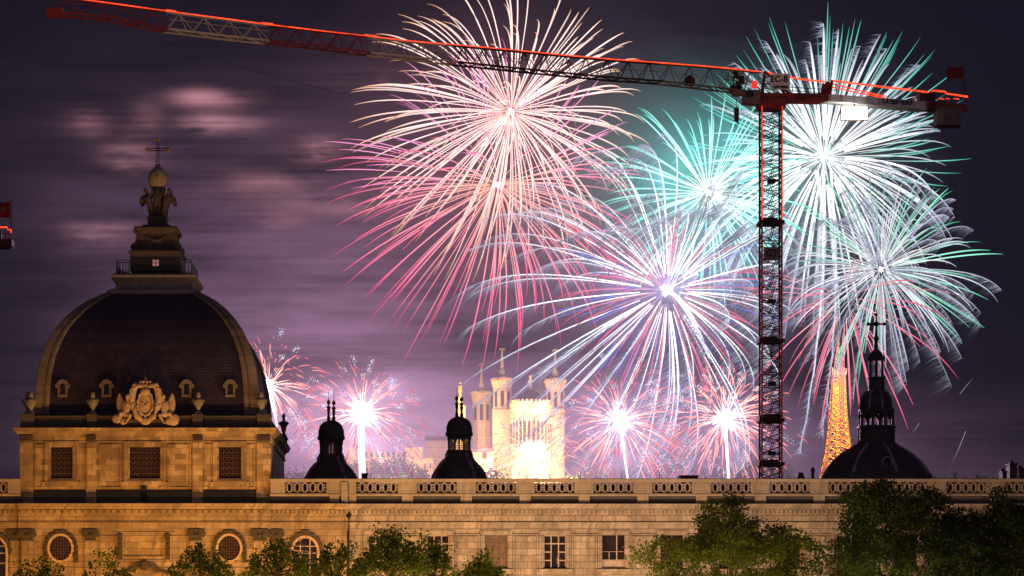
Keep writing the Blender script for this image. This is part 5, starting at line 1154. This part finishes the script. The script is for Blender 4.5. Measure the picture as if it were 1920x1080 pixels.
    def finish(s, n4=4):
        def length(t): p = t[0]; return float(np.abs(p[:, [0,2]][1:]-p[:, [0,2]][:-1]).sum()) + (1000 if t[4] else 0)
        s.trails.sort(key=length, reverse=True)
        def add(m, at, tr):
            p, w, t, mat, sp = tr; m.path([tuple(x) for x in p], [max(float(x), .02*s.q) for x in w], n4)
            for x in t: at += [float(x)]*n4
        def add_sparks(m, at, sp):
            for b, c, e, rr in sp:
                m.path([tuple(b), tuple(c), tuple(e)], [rr, rr*.85, rr*.35], 3); at += [0.]*3 + [.5]*3 + [1.]*3
        for tr in s.trails[:100]:
            m = MB(); at = []; add(m, at, tr); o = m.build('comet_trail' if tr[4] else 'star_trail', tr[3], s.t, False, at)
            if tr[4]:
                m = MB(); at = []; add_sparks(m, at, tr[4]); c = m.build('spark_plume', T_SILV, s.t, False, at); c.parent = o; c.matrix_parent_inverse = world_of(o).inverted(); c['kind'] = 'stuff'
        by = {}
        for tr in s.trails[100:]: by.setdefault(tr[3].name, []).append(tr)
        m = MB(); at = []; mats = []; idx = []
        for nm, lst in by.items():
            mats.append(bpy.data.materials[nm])
            for tr in lst:
                f0 = len(m.f); add(m, at, tr); idx += [len(mats)-1]*(len(m.f)-f0)
        if mats:
            o = m.build('star_shower', mats[0], s.t, False, at); tag(o, None, None, None, 'stuff')
            for x in mats[1:]: o.data.materials.append(x)
            o.data.polygons.foreach_set('material_index', idx)
up = lambda lim: (lambda u: u[2] > lim)
dn_ = lambda lim: (lambda u: u[2] < lim)

b = Burst('big golden white peony burst at top centre, behind the jib', 958, 210, 990, 31)
b.stars(175, 296, T_GOLD, 1.3, .03, 66, (-30, 28), 1.9, .13, flat=.75)
b.stars(40, 180, T_GOLD, .9, .03, 75, (-14, 10), 1.9, .25)
b.core(7, 36000, (1,.42,.30)); b.glow(4, 110, 60000, (1,.36,.36)); b.finish()
b = Burst('pink and rose peony burst with long drooping rays, left of centre', 933, 345, 975, 32)
b.stars(118, 318, T_PINK, 1.15, .03, 76, (-30, 26), 1.7, .15, lambda u: u[2] < .28, flat=.75)
b.stars(60, 310, T_MAG, .95, .25, 40, (-34, 12), 1.6, .14, lambda u: u[2] > .05, flat=.7)
b.core(7, 42000, (1,.30,.30)); b.glow(5, 130, 130000, (1,.20,.40), -40); b.finish()
b = Burst('turquoise burst with a peach centre, left of the crane mast', 1328, 362, 1000, 33)
b.stars(135, 216, T_TEAL, 1.3, .03, 46, (-8, 20), 1.8, .14, flat=.75)
b.stars(26, 215, T_PINK, .8, .3, 60, (-10, 0), 1.6, .14, dn_(-.1))
b.core(8, 30000, (1,.45,.28)); b.glow(7, 105, 330000, (.04,.85,.80)); b.finish()
b = Burst('large white burst with straight mint green rays behind the counterweight arm', 1545, 295, 1010, 34)
b.stars(95, 278, T_TEAL, 1.0, .3, 2, (0, 20), 1.1, .13, lambda u: u[2] > -.3, flat=.6)
b.stars(120, 240, T_WHITE, 1.25, .03, 42, (-8, 0), 1.6, .2, flat=.75)
b.comets(34, 250, T_WHITE, 70, 2.4, .10, 26, (0, 10), 1.5, .2, lambda u: u[2] > 0 and abs(u[1]) < .7, (-20,-5), 12, .36, .1)
b.comets(62, 262, T_WHITE, 70, 1.9, .10, 76, (0, 0), 1.8, .2, lambda u: u[2] < .1 and abs(u[1]) < .8, (-34,-20), 12, .36, .1)
b.core(9, 55000, (.75,.90,1)); b.finish()
b = Burst('violet white willow burst with feathery drooping comets, pink and blue rays, centre right', 1250, 545, 960, 35)
b.comets(100, 322, T_WHITE, 64, 1.15, .07, 74, (-52, 22), 2.1, .22, lambda u: abs(u[1]) < .85, (-58,-46), 14, .27, .18)
b.stars(84, 222, T_ROSE, 1.0, .08, 46, (-4, 6), 1.6, .2, flat=.8)
b.stars(60, 240, T_BLUE, .85, .3, 16, (0, 0), 1.2, .2, lambda u: u[2] < .5)
b.core(12, 70000, (.70,.55,1)); b.glow(5, 120, 150000, (.55,.38,1), -20); b.finish()
b = Burst('silver burst of curling plumes with emerald rays at far right', 1652, 505, 985, 36)
b.comets(66, 205, T_PLUME, 150, .9, .06, 52, (8, 8), 2.0, .3, lambda u: abs(u[1]) < .9, (-34,-24), 16, .125, .06)
b.stars(80, 200, T_WHITE, 1.0, .05, 56, (0, 0), 2.0, .3)
b.stars(62, 235, T_GREEN, 1.15, .08, 40, (8, 14), 1.5, .2, lambda u: u[0] > -.75, flat=.7)
b.core(6, 26000, (.75,.80,1)); b.finish()
b = Burst('rose burst whose thin rays fall below the silver burst, by the orange tower', 1585, 560, 970, 37)
b.stars(62, 250, T_ROSE, 1.1, .14, 52, (2, 0), 1.4, .2, lambda u: u[2] < .35)
b.finish()
# comet tails falling as smoky white trunks
b = Burst('thick white smoky comet tails hanging below the large white burst', 1546, 320, 1004, 38, 'firework_tail')
for xo, x1, y1, w in ((-2, 1500, 850, 6.5), (12, 1542, 815, 5.0), (-16, 1532, 560, 8.0)):
    e = np.array(P(x1, y1, 1004)); s0 = b.c + np.array([xo,0,0])*b.q; n = 26; f = np.linspace(0,1,n)
    p = s0 + np.outer(f, e-s0) + np.outer(np.sin(f*PI)*16, (1,0,0))*b.q + np.stack([np.sin(f*38)*1.4*f, 0*f, 0*f], 1)*b.q; sp = []
    for j in range(330):
        g = b.r.uniform(0,1); i0 = int(g*(n-1)); base_ = p[i0] + (p[min(i0+1,n-1)]-p[i0])*(g*(n-1)-i0); e_ = np.array([b.r.normal()*9-4, b.r.normal()*6, -b.r.uniform(4,20)])*b.q*(.6+g*.5); sp.append((base_, base_+e_*.5, base_+e_, .45*b.q))
    b.trails.append((p, w*b.q*.5*(1-.72*f), .2+.8*f, T_WHITE, sp))
b.finish(6)
b = Burst('bright white comet falling from the violet burst', 1252, 548, 955, 39, 'firework_tail')
n = 16; f = np.linspace(0,1,n); p = b.c + (np.outer(f, (78,0,0)) - np.outer(f**1.7, (0,0,125)))*b.q; sp = []
for j in range(300):
    g = b.r.uniform(.05,1); i0 = int(g*(n-1)); base_ = p[i0]; e_ = np.array([-b.r.uniform(2,26), b.r.normal()*5, -b.r.uniform(4,26)])*b.q; sp.append((base_, base_+e_*.5, base_+e_, .42*b.q))
b.trails.append((p, 5.2*b.q*np.sin(np.clip(.12+f*.85,0,1)*PI)**.7, f*.6, T_WHITE, sp)); b.finish(6)
# low fountains of sparks
def mine(label, px, py, d, seed, R, pow_, col, core=15, ok=None, col_to=None, mats=(T_MINE, T_MINE), n=150, crk=30):
    b = Burst(label, px, py, d, seed, 'spark_fountain')
    b.stars(n, R, mats[0], .95, .3, 34, (0, 8), 1.3, .35, ok, 7, dash=(.18,.62,.22,.45))
    b.stars(n, R*1.15, mats[1], .85, .3, 44, (0, 8), 1.2, .22, ok, 6, dash=(.55,.85,.12,.3))
    b.stars(n//3, R*.62, mats[0], 1.0, .1, 10, (0,4), 1.2, .4, ok, 6)
    b.crackle(crk, R*.75, R*1.12, 30, 8, .6, ok)
    b.core(core, pow_, col); b.glow(3, R*.8, pow_*.75, (.88,.55,.95), 10)
    if col_to: b.column(*col_to)
    b.finish()
mine('pink spark fountain half hidden behind the right edge of the large dome', 505, 722, 905, 41, 108, 110000, (1,.58,.76), 14, None, (520, 800, 9, 3), n=110, crk=22)
mine('brightest pink spark fountain above a white launch column, left of centre', 678, 775, 900, 42, 118, 200000, (1,.62,.80), 25, lambda u: u[2] > -.8, (680, 902, 11, 5), n=150, crk=46)
mine('crimson and violet spark fountain right of the basilica', 1162, 790, 905, 43, 128, 125000, (.92,.58,.90), 21, lambda u: u[2] > -.9, (1177, 902, 5, 3), n=170, crk=44)
mine('crimson and orange spark fountain just left of the crane mast', 1359, 785, 905, 44, 126, 120000, (.92,.58,.90), 21, lambda u: u[2] > -.9, (1366, 902, 5, 3), n=165, crk=42)
mine('amber spark fountain blazing in front of the basilica apse', 1000, 848, 1040, 45, 104, 110000, (1,.78,.58), 24, None, (1004, 902, 9, 5), (T_MINEG, T_MINE), n=110, crk=20)
# stray embers falling at the far right
for i, (x0, y0, x1, y1) in enumerate(((1811,808,1778,884), (1724,793,1708,816), (1800,738,1826,706))):
    p0, p1 = P(x0,y0,940), P(x1,y1,940); m = MB(); m.path([p0, p0.lerp(p1,.5)+Vector((.4,0,.4)), p1], [.05,.11,.03], 4)
    tag(m.build('falling_ember', T_SILV, None, False, [.1]*4+[.5]*4+[1.]*4), ('longest pale ember streak falling right of the chapel dome', 'short faint ember streak just right of the chapel dome', 'faint ember streak high at the right, under the silver plumes')[i], 'ember', 'stray embers at the right')

# ------------------------------------------------------------------ air: thin smoke-laden haze over everything, and the denser smoke bank at the launch sites
def volume(name, c, dens, an=0.0):
    m = bpy.data.materials.new(name); m.use_nodes = True; k = NT(m.node_tree); v = k.n('ShaderNodeVolumePrincipled')
    v.inputs['Color'].default_value = (*c, 1); v.inputs['Density'].default_value = dens; v.inputs['Density Attribute'].default_value = ''; v.inputs['Temperature Attribute'].default_value = ''; m.cycles.homogeneous_volume = True; m.cycles.volume_sampling = 'EQUIANGULAR'; v.inputs['Anisotropy'].default_value = an
    k.l(v.outputs[0], k.n('ShaderNodeOutputMaterial').inputs['Volume']); return m
H = MB(); H.box(-1620, 1620, -420, 3060, -3, 420)
tag(fix_normals(H.build('haze', volume('smoky_air', (.93,.90,.95), .00004))), 'thin night haze lit by the fireworks', None, None, 'stuff')

def smoke(label, px, py, d, rx, ry, rz, dens, c=(.9,.9,.95)):
    """a puff of launch or burst smoke round its burst; sizes in photo pixels at distance d"""
    q = 2e-4*d; m = MB(); m.ball(tuple(P(px, py, d)), 1.0, 40, 24, (rx*q, ry*q, rz*q))
    tag(fix_normals(m.build('smoke', volume('burst_smoke', c, dens))), label, None, None, 'stuff')
for f in (1.1, .9, .7, .5): smoke('rose lit smoke round the gold and pink bursts', 915, 310, 985, 430*f, 300*f, 340*f, .00018)
for f in (1.15, 1.0, .86, .72, .58, .44): smoke('teal lit smoke round the turquoise burst', 1300, 380, 1000, 300*f, 260*f, 270*f, .00032, (.85,.95,.95))
for f in (1.0, .7): smoke('pale smoke round the white burst', 1545, 330, 1010, 230*f, 220*f, 260*f, .0004)
for f in (1.0, .75, .5): smoke('violet lit smoke round the willow burst', 1230, 570, 965, 390*f, 290*f, 200*f, .0004)
for f in (1.0, .78, .58): smoke('low bank of launch smoke over the hill', 930, 892, 945, 800*f, 420*f, 230*f, .00072)
